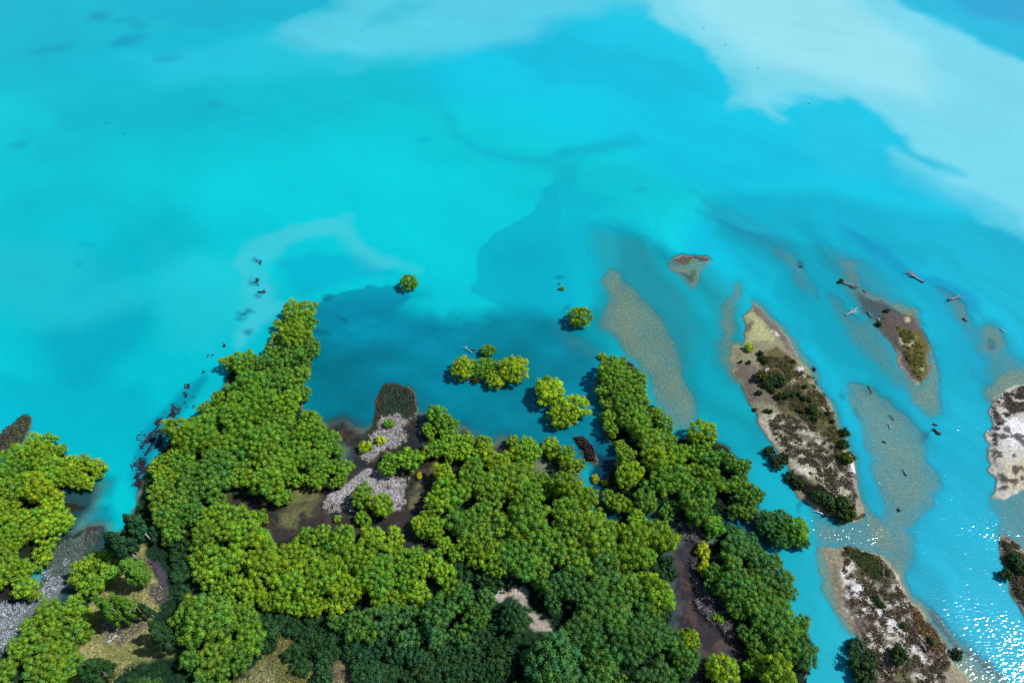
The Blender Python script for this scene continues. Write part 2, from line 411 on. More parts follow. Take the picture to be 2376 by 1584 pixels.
GRAVEL_C = [(1907, 1269), (1944, 1261), (1988, 1262), (2014, 1273), (2043, 1290), (2067, 1317), (2091, 1345), (2108, 1376), (2119, 1394), (2144, 1422), (2163, 1459), (2192, 1492), (2216, 1519), (2225, 1547), (2255, 1584), (2330, 1680), (2440, 1800), (2100, 1800), (2010, 1640), (1998, 1584), (2000, 1540), (1996, 1495), (1985, 1462), (1965, 1425), (1950, 1385), (1930, 1330), (1912, 1296)]
GRAVEL_D = [(2300, 922), (2325, 905), (2376, 884), (2440, 870), (2700, 900), (2700, 1120), (2440, 1130), (2376, 1146), (2330, 1164), (2310, 1162), (2303, 1090), (2301, 1006), (2298, 945)]
GRAVEL_E = [(2323, 1249), (2347, 1251), (2385, 1285), (2440, 1330), (2560, 1430), (2560, 1600), (2440, 1520), (2376, 1421), (2357, 1391), (2337, 1340), (2323, 1275)]
LAND = [(300, 1205), (335, 1150), (345, 1080), (395, 1010), (470, 965), (530, 900), (545, 850), (625, 835), (655, 780), (678, 722), (705, 728), (716, 800), (700, 840), (700, 905), (720, 960), (765, 1015), (790, 1090), (760, 1130), (690, 1130), (640, 1160), (590, 1170), (540, 1150), (515, 1180), (560, 1200), (590, 1190), (620, 1200), (618, 1262), (590, 1285), (640, 1270), (700, 1250), (760, 1245), (830, 1240), (860, 1245), (870, 1290), (905, 1310), (960, 1300), (1000, 1290), (1010, 1250), (985, 1230), (1010, 1180), (1015, 1100), (1100, 1075), (1160, 1062), (1240, 1100), (1310, 1110), (1365, 1140), (1372, 1185), (1405, 1225), (1440, 1200), (1530, 1215), (1555, 1260), (1548, 1340), (1565, 1400), (1552, 1450), (1580, 1490), (1605, 1540), (1610, 1600), (1650, 1800), (1500, 2050), (-300, 2050), (-400, 1700), (-100, 1560), (30, 1500), (90, 1440), (150, 1400), (185, 1330), (230, 1280), (262, 1262)]
LAND_WEST = [(-400, 1060), (0, 1090), (40, 1050), (90, 1045), (125, 1050), (150, 1085), (215, 1090), (205, 1110), (150, 1120), (120, 1130), (170, 1160), (195, 1172), (150, 1180), (100, 1190), (120, 1210), (150, 1225), (130, 1260), (90, 1290), (60, 1330), (70, 1380), (20, 1400), (-100, 1420), (-400, 1400)]
LAND_EAST = [(1400, 850), (1440, 840), (1485, 870), (1495, 920), (1540, 960), (1555, 1010), (1600, 1020), (1660, 1030), (1725, 1080), (1720, 1110), (1755, 1150), (1745, 1190), (1725, 1200), (1705, 1160), (1680, 1165), (1690, 1215), (1720, 1240), (1770, 1290), (1800, 1320), (1830, 1360), (1850, 1410), (1870, 1460), (1855, 1490), (1875, 1530), (1870, 1600), (1920, 1750), (1760, 1800), (1730, 1600), (1735, 1510), (1710, 1470), (1690, 1400), (1650, 1360), (1655, 1290), (1680, 1240), (1640, 1225), (1560, 1190), (1500, 1195), (1415, 1170), (1420, 1100), (1440, 1050), (1405, 990), (1400, 930), (1385, 880)]
CHAIN = [(975, 985), (1010, 965), (1050, 985), (1055, 1020), (1110, 1025), (1150, 1060), (1100, 1085), (1030, 1080), (960, 1110), (925, 1115), (880, 1095), (900, 1060), (930, 1045), (985, 1040)]
REED_SPIT = [(900, 892), (916, 890), (951, 904), (961, 921), (965, 949), (955, 978), (938, 994), (936, 1023), (914, 1043), (889, 1051), (853, 1074), (832, 1064), (853, 1035), (861, 1002), (871, 958), (883, 921)]
REED_MARSH = [(851, 1088), (896, 1100), (951, 1111), (945, 1135), (934, 1186), (910, 1184), (890, 1160), (850, 1165), (802, 1178), (770, 1180), (759, 1192), (755, 1158), (775, 1145), (802, 1129), (832, 1105)]
REED_WEST = [(211, 1224), (232, 1229), (228, 1262), (191, 1292), (170, 1322), (163, 1360), (120, 1380), (89, 1421), (48, 1459), (0, 1550), (-120, 1640), (-120, 1460), (0, 1404), (60, 1390), (95, 1330), (143, 1271), (184, 1244)]
REED_TIP = [(-60, 1040), (0, 1005), (20, 985), (50, 968), (68, 967), (62, 990), (50, 1012), (25, 1055), (-60, 1085)]
REED_OVAL = [(1333, 1022), (1348, 1016), (1366, 1028), (1381, 1052), (1383, 1076), (1368, 1076), (1345, 1050)]
MARSH = [(735, 1000), (790, 975), (850, 1005), (880, 985), (930, 985), (958, 968), (985, 975), (985, 1010), (990, 1045), (1060, 1020), (1070, 1000), (1140, 1040), (1170, 1030), (1200, 1060), (1260, 1050), (1320, 1080), (1335, 1110), (1250, 1130), (1100, 1120), (1040, 1160), (1020, 1280), (900, 1310), (860, 1270), (700, 1280), (560, 1300), (500, 1170), (560, 1090), (700, 1090), (790, 1090), (800, 1040)]
MARSH_EAST = [(1540, 1180), (1600, 1200), (1660, 1210), (1660, 1290), (1650, 1370), (1700, 1420), (1740, 1480), (1745, 1600), (1800, 1800), (1650, 1800), (1600, 1600), (1590, 1500), (1550, 1450), (1560, 1400), (1545, 1340), (1555, 1250)]
MARSH_REED = [(190, 1225), (240, 1215), (262, 1250), (250, 1290), (215, 1310), (190, 1350), (170, 1390), (110, 1440), (60, 1490), (0, 1590), (-150, 1700), (-150, 1400), (0, 1380), (80, 1350), (110, 1300), (150, 1250)]
KNOLL = [(1770, 1225), (1795, 1215), (1835, 1222), (1855, 1245), (1845, 1265), (1805, 1268), (1775, 1250)]
MARSH_LEFT = [(120, 1120), (200, 1110), (225, 1125), (215, 1170), (190, 1200), (160, 1250), (120, 1290), (60, 1330), (40, 1300), (60, 1190)]

# (polygon, height m, px outside over which the bed falls away, px inside over which it rises, floor of the fall)
FEATURES = [
    (LAND, 0.55, 14, 22, -1.6), (LAND_WEST, 0.4, 14, 20, -1.6), (LAND_EAST, 0.5, 10, 20, -2.0), (CHAIN, 0.25, 10, 12, -1.0),
    (REED_SPIT, 0.12, 9, 12, -1.2), (REED_MARSH, 0.15, 8, 10, -0.6), (REED_WEST, 0.12, 10, 14, -1.0), (REED_TIP, 0.08, 7, 10, -2.0), (REED_OVAL, 0.05, 7, 8, -1.5),
    (MARSH, -0.13, 45, 20, -1.8), (MARSH_EAST, -0.14, 10, 12, -0.7), (MARSH_REED, -0.10, 12, 10, -0.9), (KNOLL, 0.3, 8, 12, -1.6), (MARSH_LEFT, -0.22, 30, 20, -1.6),
    (GRAVEL_A, 0.75, 9, 30, -1.2), (GRAVEL_B, 0.5, 9, 22, -1.0), (GRAVEL_C, 0.7, 8, 26, -1.0), (GRAVEL_D, 0.8, 6, 25, -1.6), (GRAVEL_E, 0.6, 8, 20, -1.6),
    # shoals just under the water
    ([(1394, 652), (1404, 626), (1432, 632), (1459, 659), (1486, 683), (1517, 720), (1547, 761), (1568, 798), (1578, 850), (1592, 901), (1609, 952), (1602, 985), (1568, 985), (1527, 918), (1503, 870), (1459, 829), (1432, 798), (1404, 768), (1391, 751), (1408, 706), (1430, 692), (1411, 669)], -0.10, 18, 20, -0.9),
    ([(1365, 522), (1420, 528), (1500, 548), (1540, 585), (1560, 625), (1610, 690), (1650, 760), (1640, 830), (1600, 900), (1560, 860), (1380, 740), (1380, 660), (1368, 590)], -0.62, 14, 40, -1.8),
    (ell(1606, 602, 44, 9, 3), 0.06, 9, 10, -0.9), ([(1562, 612), (1640, 618), (1606, 676)], -0.06, 14, 14, -0.9),
    ([(1700, 690), (1720, 660), (1712, 700), (1694, 740), (1690, 790), (1724, 806), (1735, 840), (1700, 880), (1685, 850), (1674, 800), (1677, 750)], -0.10, 16, 16, -0.8),
    ([(1600, 640), (1660, 610), (1700, 640), (1740, 700), (1700, 720), (1660, 760)], -0.7, 25, 30, -1.9),
    ([(1750, 700), (1790, 725), (1850, 800), (1905, 870), (1950, 960), (1990, 1080), (2010, 1180), (1990, 1200), (1960, 1100), (1900, 900), (1830, 800)], -0.12, 18, 12, -0.9),
    ([(1600, 440), (1720, 490), (1830, 540), (1880, 600), (1900, 660), (1860, 640), (1800, 590), (1720, 560), (1640, 500)], -0.75, 22, 30, -2.0),
    ([(1790, 570), (1850, 600), (1880, 650), (1905, 690), (1870, 670), (1830, 620)], -0.28, 20, 22, -1.2),
    ([(1900, 560), (1960, 580), (2030, 620), (2080, 660), (2120, 720), (2060, 720), (2000, 690), (1950, 650), (1915, 610)], -0.5, 20, 26, -1.6),
    ([(1940, 600), (1985, 612), (1990, 650), (2000, 670), (2060, 690), (2100, 715), (2040, 720), (2000, 690), (1965, 655)], -0.16, 18, 18, -1.2),
    ([(1935, 680), (1955, 695), (1985, 740), (2010, 745), (2030, 740), (2060, 790), (2090, 850), (2120, 900), (2090, 890), (2030, 830), (1980, 780), (1950, 740)], -0.28, 18, 20, -1.2),
    ([(1994, 674), (2020, 684), (2062, 700), (2085, 708), (2113, 722), (2118, 745), (2080, 770), (2050, 765), (2034, 746), (2015, 715)], -0.05, 14, 14, -0.6),
    ([(2090, 850), (2130, 900), (2150, 860), (2150, 800), (2172, 880), (2178, 940), (2168, 965), (2130, 930)], -0.12, 16, 14, -1.0),
    ([(1978, 885), (2006, 890), (2038, 908), (2070, 936), (2108, 971), (2140, 1006), (2153, 1060), (2165, 1118), (2160, 1170), (2110, 1235), (2060, 1240), (2070, 1180), (2045, 1100), (2032, 1060), (2019, 1006), (2000, 949), (1987, 917)], -0.13, 16, 30, -1.0),
    ([(1880, 1205), (1960, 1205), (2010, 1190), (2070, 1220), (2120, 1260), (2110, 1330), (2040, 1290), (1960, 1262), (1900, 1262), (1880, 1240)], -0.2, 16, 18, -0.9),
    ([(2000, 1180), (2030, 1195), (2060, 1235), (2080, 1290), (2040, 1290), (2005, 1230)], -0.12, 14, 14, -0.8),
    ([(2043, 1285), (2085, 1310), (2115, 1365), (2160, 1420), (2210, 1490), (2270, 1550), (2350, 1640), (2300, 1680), (2230, 1560), (2150, 1450), (2090, 1350)], -0.09, 14, 14, -0.9),
    (band([(2165, 1425), (2200, 1470), (2240, 1510), (2265, 1530)], 7), -0.05, 8, 8, -0.5), (band([(2268, 1528), (2300, 1560), (2340, 1610)], 7), -0.05, 8, 8, -0.5),
    ([(1890, 1265), (1915, 1262), (1935, 1330), (1955, 1385), (1970, 1430), (1990, 1470), (1975, 1465), (1945, 1405), (1915, 1335)], -0.05, 12, 10, -0.9),
    ([(2170, 665), (2215, 690), (2250, 740), (2300, 790), (2376, 840), (2376, 900), (2310, 900), (2280, 860), (2260, 800), (2235, 755), (2200, 720)], -0.32, 22, 24, -1.6),
    ([(2200, 690), (2230, 705), (2240, 740), (2222, 735)], -0.15, 12, 10, -0.9), (ell(2295, 790, 32, 32, 40), -0.12, 16, 16, -0.9),
    ([(2285, 900), (2300, 870), (2376, 850), (2440, 860), (2440, 900), (2300, 935)], -0.1, 14, 14, -0.9),
    ([(2310, 1165), (2376, 1140), (2440, 1140), (2440, 1330), (2376, 1290), (2345, 1250), (2318, 1240)], -0.22, 14, 18, -1.2),
    ([(1280, 740), (1300, 760), (1340, 790), (1390, 830), (1400, 850), (1370, 830), (1320, 800)], -0.45, 16, 16, -1.2),
]

# the sheet: dense where the photograph looks, stretched far beyond it
ys = np.exp(np.linspace(math.log(24 + 120), math.log(430 + 120), 620)) - 120
ys = np.concatenate([[-2500, -600, -200, -60, -10, 12], ys, [445, 480, 560, 800, 1600, 6000]])
us = np.concatenate([[-14, -4, -2, -1.4, -1.12], np.linspace(-1.04, 1.04, 840), [1.12, 1.4, 2, 4, 14]])
YY, UU = np.meshgrid(ys, us, indexing='ij')
XX = UU * np.clip(98 + 0.56 * YY, 100, 520)
SHP = XX.shape; X = XX.ravel(); Y = YY.ravel()
# natural, wandering outlines: look the polygons up at slightly displaced places
wx = X + (fbm(X, Y, 14, 3, 3) - 0.5) * 5.0 + (fbm(X, Y, 3.6, 3, 9) - 0.5) * 3.0
wy = Y + (fbm(X, Y, 14, 3, 5) - 0.5) * 5.0 + (fbm(X, Y, 3.6, 3, 11) - 0.5) * 3.0
ws = (X + (fbm(X, Y, 40, 4, 23) - 0.5) * 16, Y + (fbm(X, Y, 40, 4, 29) - 0.5) * 16)      # broader swirls for the silt

wf = (X + (fbm(X, Y, 22, 5, 83) - 0.5) * 22, Y + (fbm(X, Y, 22, 5, 89) - 0.5) * 22)      # feathered edges for colour patches
def cen(poly):
    a = np.array(poly, float); return a[:, 0].mean(), a[:, 1].mean()
Zb = np.full(X.shape, -3.0)
for poly, h, wo, wi, fl in FEATURES:
    cx, cy = cen(poly); m = mpp(min(max(cx, 0), 2376), min(cy, 1584)); P = GP(poly)
    ii, d = near(P, wx, wy, wo * m * 3)
    if h < 0:
        z0 = h * 1.5 - 0.04
        z = np.where(d > 0, z0 + (h - z0) * sstep(0, wi * m, d), fl + (z0 - fl) * sstep(-wo * m, 0, d))
    else:
        z = np.where(d > 0, h * sstep(-0.2 * wi * m, wi * m, d), fl * (1 - sstep(-wo * m, 0, d)))
    z = np.where(d > -wo * m, z, fl + (-3 - fl) * sstep(wo * m, 3 * wo * m, -d))
    Zb[ii] = np.maximum(Zb[ii], z)
rough = (fbm(X, Y, 6, 4, 41) - 0.5)
Zb = Zb + rough * np.where(Zb > 0.05, 0.30, np.where(Zb > -0.9, 0.14, 0.0))
# bare islands stay above water, the water sheet lies at 0
depth = np.maximum(0, -Zb)
silt = 1 - np.exp(-depth / 0.42)
clear = np.zeros(X.shape)
for poly, k in ((MARSH, .16), (MARSH_EAST, .10), (MARSH_LEFT, .5), (MARSH_REED, .3)):
    ii, d = near(GP(poly), wx, wy, 6.0); f = sstep(-6, 5, d); silt[ii] *= 1 + (k - 1) * f; clear[ii] = np.maximum(clear[ii], f * (1 - k))

# ------------------------------------------------------------------ colour of the bed and the land
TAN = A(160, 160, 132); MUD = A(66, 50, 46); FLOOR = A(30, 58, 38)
gc = np.tile(A(168, 162, 134), (len(X), 1))
gc *= (0.86 + 0.28 * fbm(X, Y, 9, 4, 51))[:, None]
def zone(poly, col, soft=6, alpha=1.0, mod=None, warp=(wx, wy)):
    cx, cy = cen(poly); m = mpp(min(max(cx, 0), 2376), min(cy, 1584)); s = soft * m
    ii, d = near(GP(poly), warp[0], warp[1], s)
    k = sstep(-s, s, d) * alpha
    if mod is not None: k = k * mod(X[ii], Y[ii])
    k = k[:, None]; gc[ii] = gc[ii] * (1 - k) + np.asarray(col) * k
def patch(scale, lo, hi, seed): return lambda x, y: sstep(lo, hi, fbm(x, y, scale, 4, seed))
zone(MARSH, MUD, 20); zone(MARSH_EAST, A(54, 42, 52), 10); zone(MARSH_LEFT, A(52, 50, 52), 16); zone(MARSH_REED, A(46, 48, 50), 10)
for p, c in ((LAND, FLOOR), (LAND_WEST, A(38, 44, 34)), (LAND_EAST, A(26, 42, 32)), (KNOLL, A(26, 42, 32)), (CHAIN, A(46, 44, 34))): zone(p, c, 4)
# olive pond bottoms
olive = A(136, 138, 84)
zone([(640, 1150), (700, 1120), (745, 1130), (735, 1175), (715, 1225), (690, 1235), (640, 1230), (625, 1200)], olive, 14, 0.85, patch(5, .38, .55, 61))
zone([(545, 1150), (610, 1160), (640, 1200), (615, 1255), (580, 1270)], A(70, 60, 44), 14, 0.8, patch(6, .35, .6, 63))
zone([(985, 1085), (1005, 1070), (1010, 1100), (985, 1150), (950, 1190), (935, 1200), (945, 1150)], A(128, 124, 84), 9, 0.85, patch(3.5, .42, .55, 65))
zone([(1235, 1055), (1270, 1062), (1320, 1090), (1300, 1105), (1245, 1095)], A(146, 160, 128), 10, 0.9)
zone([(1020, 1075), (1005, 1085), (960, 1105), (990, 1090)], A(110, 108, 80), 10, .6)
zone([(880, 1052), (905, 1050), (890, 1085), (862, 1085)], A(66, 60, 34), 8)
zone([(860, 980), (760, 990), (735, 960), (740, 930), (800, 940)], A(82, 74, 56), 20, 0.7)
# right marsh
zone([(1555, 1280), (1568, 1280), (1572, 1350), (1580, 1400), (1575, 1460), (1562, 1455), (1563, 1400), (1553, 1345)], A(92, 84, 80), 5)
zone([(1600, 1440), (1680, 1480), (1700, 1560), (1620, 1520)], A(74, 68, 58), 16, .7, patch(4, .45, .6, 67))
zone([(1560, 1190), (1590, 1205), (1600, 1260), (1612, 1310), (1595, 1300), (1580, 1250)], A(70, 100, 120), 8, .8)
zone([(1815, 1515), (1850, 1515), (1868, 1535), (1855, 1550), (1825, 1540)], A(150, 148, 150), 5, .9)
zone(MARSH_EAST, A(92, 80, 80), 8, .75, patch(3.2, .5, .64, 111)); zone(MARSH_EAST, A(34, 32, 46), 8, .7, patch(4.5, .52, .62, 113)); zone(MARSH_EAST, A(110, 78, 74), 8, .5, patch(1.3, .58, .68, 115))
zone(MARSH, A(36, 30, 32), 14, .7, patch(4.0, .5, .62, 117)); zone(MARSH, A(96, 78, 66), 14, .5, patch(1.6, .56, .68, 119))
# reeds: pale litter below them
zone(REED_MARSH, A(178, 172, 180), 5, .92, patch(1.6, .30, .52, 71)); zone([(936, 985), (936, 1023), (889, 1051), (853, 1074), (832, 1064), (853, 1035), (885, 975)], A(180, 174, 178), 6, .92, patch(1.4, .3, .55, 73))
zone([(900, 892), (916, 890), (951, 904), (961, 921), (965, 949), (950, 970), (885, 970), (871, 958), (883, 921)], A(34, 46, 40), 6)
zone(REED_WEST, A(92, 106, 104), 6, 1, None); zone([(-150, 1395), (60, 1385), (110, 1330), (165, 1320), (165, 1365), (90, 1425), (40, 1480), (-150, 1700)], A(126, 138, 148), 14, .8, patch(1.8, .3, .6, 74)); zone(REED_TIP, A(62, 70, 54), 5); zone(REED_OVAL, A(58, 48, 52), 5)
zone([(211, 1224), (240, 1226), (248, 1262), (225, 1290), (195, 1285)], A(52, 44, 48), 5, .8)
# clearings, tracks
CLEAR0 = [(225, 1355), (280, 1300), (310, 1265), (345, 1268), (355, 1300), (390, 1320), (396, 1370), (385, 1400), (345, 1440), (350, 1470), (400, 1500), (410, 1520), (330, 1545), (300, 1560), (250, 1600), (170, 1640), (140, 1600), (160, 1540), (180, 1480), (215, 1440), (225, 1400)]
grass = A(140, 146, 92); dry = A(186, 178, 128)
zone([(230, 1350), (280, 1300), (310, 1270), (345, 1275), (350, 1330), (385, 1380), (345, 1440), (350, 1470), (400, 1500), (410, 1520), (330, 1545), (300, 1560), (250, 1600), (170, 1640), (140, 1600), (160, 1540), (180, 1480), (215, 1440), (225, 1400)], grass, 8)
zone([(230, 1350), (280, 1300), (310, 1270), (345, 1275), (350, 1330), (385, 1380), (345, 1440), (350, 1470), (400, 1500), (330, 1545), (250, 1600), (170, 1640), (140, 1600), (180, 1480), (215, 1440)], dry, 10, .85, patch(4.0, .42, .62, 75))
zone([(245, 1445), (300, 1450), (340, 1445), (345, 1470), (310, 1490), (275, 1508), (240, 1500), (230, 1470)], A(120, 110, 118), 10, .85)
zone([(262, 1470), (300, 1455), (335, 1450), (335, 1470), (300, 1485), (275, 1500), (285, 1480)], A(92, 82, 96), 7, .8)
trk = A(82, 76, 92)
zone(band([(335, 1308), (350, 1310), (368, 1318), (381, 1335), (383, 1355), (376, 1375), (366, 1392), (360, 1408)], 11), trk, 4)
zone(band([(312, 1392), (335, 1383), (360, 1378), (372, 1380)], 9), trk, 5, .9); zone(ell(363, 1392, 18, 16), trk, 5)
zone(ell(348, 1313, 11, 4, 0), A(44, 34, 28), 2); zone(ell(361, 1384, 4, 2, 0), A(40, 26, 22), 2)
brown = A(104, 98, 72)
CLEAR1 = [(640, 1478), (685, 1466), (692, 1485), (674, 1520), (690, 1545), (730, 1562), (735, 1600), (700, 1680), (500, 1680), (545, 1600), (590, 1560), (622, 1512)]
CLEAR2 = [(787, 1517), (800, 1530), (822, 1560), (870, 1600), (900, 1680), (740, 1680), (741, 1590), (763, 1544)]
zone(CLEAR1, brown, 7); zone(CLEAR2, A(120, 112, 92), 7)
zone(CLEAR1, A(140, 146, 78), 8, .9, patch(2.2, .45, .6, 77)); zone(CLEAR2, A(150, 144, 112), 8, .8, patch(2.0, .45, .6, 79))
zone([(570, 1575), (610, 1560), (640, 1575), (650, 1640), (540, 1640)], A(176, 172, 148), 10, .85)
# the road through the wood
ROAD = band([(1150, 1395), (1180, 1385), (1205, 1385), (1222, 1400), (1232, 1430), (1245, 1450), (1262, 1462), (1290, 1475)], 14)
zone(ROAD, A(176, 168, 158), 4); zone(band([(1206, 1384), (1224, 1412), (1240, 1446), (1262, 1466)], 3), A(120, 112, 118), 3, .9)
zone([(1160, 1378), (1190, 1370), (1225, 1375), (1220, 1400), (1190, 1395), (1170, 1405)], A(190, 184, 178), 4)
zone([(1185, 1385), (1198, 1383), (1195, 1395), (1180, 1395)], A(184, 150, 84), 4, .8)
zone([(1230, 1440), (1250, 1455), (1235, 1470), (1205, 1478)], A(110, 124, 80), 5, .9)
# gravel island A
zone(GRAVEL_A, A(150, 146, 120), 5)
zone([(1752, 712), (1728, 738), (1721, 765), (1728, 800), (1760, 800), (1800, 800), (1780, 770), (1755, 740)], A(186, 188, 138), 8, .9)
zone([(1757, 712), (1775, 724), (1800, 752), (1840, 812), (1870, 840), (1850, 835), (1800, 785), (1765, 745), (1745, 725)], A(112, 104, 102), 6, .9)
zone(ell(1727, 767, 8, 9, 20), A(110, 106, 92), 6, .8); zone(ell(1735, 762, 14, 5, -30), A(120, 114, 98), 5, .6)
zone([(1700, 850), (1740, 855), (1790, 900), (1840, 950), (1860, 975), (1840, 975), (1800, 950), (1760, 940), (1735, 935), (1706, 886)], A(112, 104, 96), 8, .9)
zone([(1760, 830), (1800, 815), (1850, 840), (1880, 880), (1920, 920), (1940, 970), (1955, 1010), (1960, 1050), (1930, 1060), (1900, 1010), (1860, 980), (1800, 945), (1770, 900)], A(84, 80, 62), 8, .95)
zone([(1760, 830), (1800, 815), (1850, 840), (1880, 880), (1920, 920), (1940, 970), (1955, 1010), (1960, 1050), (1930, 1060), (1900, 1010), (1860, 980), (1800, 945), (1770, 900)], A(112, 108, 66), 8, .8, patch(3, .5, .62, 81))
zone(band([(1850, 860), (1862, 890), (1880, 910), (1895, 935), (1905, 965)], 6), A(136, 112, 70), 4, .9)
zone([(1755, 965), (1800, 960), (1850, 985), (1900, 1020), (1960, 1060), (1985, 1100), (1995, 1180), (1960, 1190), (1900, 1120), (1830, 1080), (1785, 1030)], A(196, 190, 172), 8, .9)
zone([(1775, 965), (1830, 970), (1880, 1000), (1950, 1060), (1975, 1110), (1990, 1190), (1940, 1150), (1870, 1090), (1820, 1050)], A(104, 100, 86), 8, .9, patch(1.6, .44, .56, 83))
zone([(1962, 1068), (1980, 1068), (1994, 1106), (1985, 1112), (1968, 1092)], A(236, 236, 240), 4, .95)
zone([(1960, 1105), (1995, 1110), (2000, 1180), (1990, 1190), (1972, 1150)], A(140, 132, 136), 6, .8, patch(1.5, .4, .6, 85))
zone([(1825, 1082), (1850, 1090), (1880, 1105), (1870, 1115), (1840, 1100)], A(232, 230, 222), 5, .85)
zone([(1828, 1105), (1850, 1105), (1900, 1130), (1940, 1160), (1925, 1175), (1880, 1150), (1840, 1130)], A(62, 60, 50), 5, .9)
zone([(1850, 1155), (1890, 1170), (1910, 1185), (1880, 1184), (1860, 1168)], A(184, 176, 150), 5)
for (x, y, rx, ry) in ((1783, 875, 6, 8), (1852, 897, 5, 11), (1850, 885, 3, 9), (1866, 864, 6, 9), (1872, 872, 7, 6), (1918, 940, 5, 9), (1925, 952, 6, 5), (1839, 945, 4, 4), (1963, 1010, 3, 9), (1970, 1030, 3, 9), (1944, 985, 5, 3), (1790, 770, 14, 2), (1800, 778, 10, 2)):
    zone(ell(x, y, rx, ry, 20), A(228, 228, 230), 3, .95, patch(1.2, .35, .5, int(x)))
# gravel island B
zone([(1995, 675), (2020, 690), (2060, 700), (2110, 725), (2130, 760), (2145, 800), (2150, 850), (2140, 890), (2110, 875), (2080, 820), (2050, 765), (2010, 715)], A(92, 84, 84), 8, .95)
zone([(2075, 755), (2110, 765), (2140, 800), (2148, 850), (2135, 885), (2110, 850), (2090, 800)], A(104, 102, 50), 7, .9)
zone([(2080, 770), (2110, 780), (2135, 815), (2140, 850), (2125, 870), (2105, 840), (2090, 800)], A(196, 196, 168), 6, .9, patch(1.8, .5, .6, 87))
zone([(2075, 800), (2090, 830), (2110, 870), (2130, 893), (2115, 885), (2090, 850)], A(160, 158, 150), 5, .8)
zone(ell(2088, 738, 7, 4), A(190, 186, 140), 3); zone([(2070, 705), (2100, 712), (2108, 735), (2090, 725)], A(168, 170, 120), 6, .9)
# small triangle shoal
zone(ell(1606, 602, 42, 8, 3), A(96, 88, 92), 4); zone(ell(1600, 607, 17, 3, 0), A(92, 108, 40), 2); zone(ell(1618, 606, 8, 1.5, 0), A(190, 196, 190), 1)
zone([(1572, 622), (1600, 640), (1620, 622), (1606, 662), (1598, 660)], A(100, 84, 74), 4, .9)
# gravel island C
zone(GRAVEL_C, A(156, 150, 128), 5)
HEATH_C = [(1944, 1264), (1988, 1266), (2014, 1277), (2041, 1295), (2063, 1322), (2086, 1350), (2104, 1382), (2116, 1398), (2140, 1430), (2160, 1465), (2188, 1500), (2200, 1530), (2190, 1590), (2230, 1700), (2080, 1750), (2020, 1600), (2006, 1540), (2005, 1500), (1996, 1465), (1980, 1432), (1962, 1395), (1962, 1375), (1968, 1350), (1952, 1320), (1955, 1290)]
zone(HEATH_C, A(208, 204, 196), 5)
zone(HEATH_C, A(98, 84, 76), 5, .9, patch(1.5, .40, .54, 91))
zone([(1950, 1265), (2010, 1280), (2060, 1330), (2090, 1380), (2060, 1380), (2000, 1340), (1970, 1310)], A(70, 84, 46), 6, .8, patch(2.0, .47, .58, 93))
zone([(2120, 1400), (2150, 1450), (2190, 1500), (2160, 1510), (2130, 1470)], A(140, 104, 58), 7, .8, patch(2.0, .46, .58, 95))
zone([(2020, 1530), (2080, 1540), (2120, 1580), (2140, 1640), (2040, 1640)], A(104, 108, 66), 8, .8, patch(3.0, .4, .55, 97))
for p in ([(2008, 1416), (2055, 1412), (2070, 1432), (2095, 1450), (2092, 1466), (2070, 1458), (2045, 1438), (2018, 1430)], [(1985, 1350), (2008, 1362), (2018, 1388), (1998, 1380), (1982, 1368)], [(2078, 1492), (2110, 1510), (2140, 1535), (2138, 1546), (2110, 1528), (2082, 1508)], [(2096, 1468), (2104, 1472), (2100, 1478)], [(1948, 1310), (1960, 1298), (1968, 1318), (1985, 1335), (1975, 1338), (1955, 1325)]):
    zone(p, A(244, 244, 246), 4, .95, patch(1.0, .25, .42, 99))
zone(band([(2020, 1340), (2050, 1380), (2085, 1450), (2105, 1520), (2115, 1600)], 2.5), A(150, 146, 126), 3, .7)
# gravel island D, E
zone(GRAVEL_D, A(206, 204, 198), 5)
zone([(2300, 925), (2376, 895), (2440, 900), (2440, 960), (2376, 965), (2330, 970), (2320, 1000), (2305, 1050), (2302, 1000)], A(104, 92, 82), 6, .9, patch(1.6, .40, .54, 101))
zone([(2305, 1000), (2330, 980), (2440, 960), (2440, 1040), (2340, 1050)], A(240, 240, 246), 10, .85, patch(3, .3, .5, 103))
zone([(2320, 1080), (2440, 1040), (2440, 1120), (2330, 1150)], A(206, 198, 166), 10, .8)
zone([(2310, 1000), (2440, 1000), (2440, 1110), (2310, 1140)], A(70, 64, 60), 8, .9, patch(2.0, .56, .62, 105))
zone(GRAVEL_E, A(150, 148, 138), 5); zone(GRAVEL_E, A(70, 68, 46), 5, .9, patch(2.6, .42, .54, 107))
# dark streaks on the outer shoal
for b in ([(2165, 1425), (2200, 1470), (2240, 1510), (2265, 1530)], [(2268, 1528), (2300, 1560), (2340, 1610)]): zone(band(b, 7), A(80, 92, 100), 4, .9)
for (x, y, rx, ry) in ((2005, 955, 5, 20), (2017, 905, 4, 12), (2290, 795, 14, 18)): zone(ell(x, y, rx, ry, -25), A(96, 92, 86), 6, .8)
gc = np.clip(gc, 0.004, 0.9)

# ------------------------------------------------------------------ colour of the silty water
wc = np.tile(A(0, 200, 213), (len(X), 1)); wsx, wsy = ws
def wzone(poly, col, soft=20, alpha=1.0, warp=None, mod=None):
    cx, cy = cen(poly); m = mpp(min(max(cx, 0), 2376), min(max(cy, 0), 1584)) * (1.6 if cy < 400 else 1.0); s = soft * m
    ii, d = near(GP(poly), *(warp or ws), s)
    k = sstep(-s, s, d) * alpha
    k = k[:, None]; wc[ii] = wc[ii] * (1 - k) + np.asarray(col) * k
wcol = lambda r, g, b: A(r * .94, g * .985, b * .975)
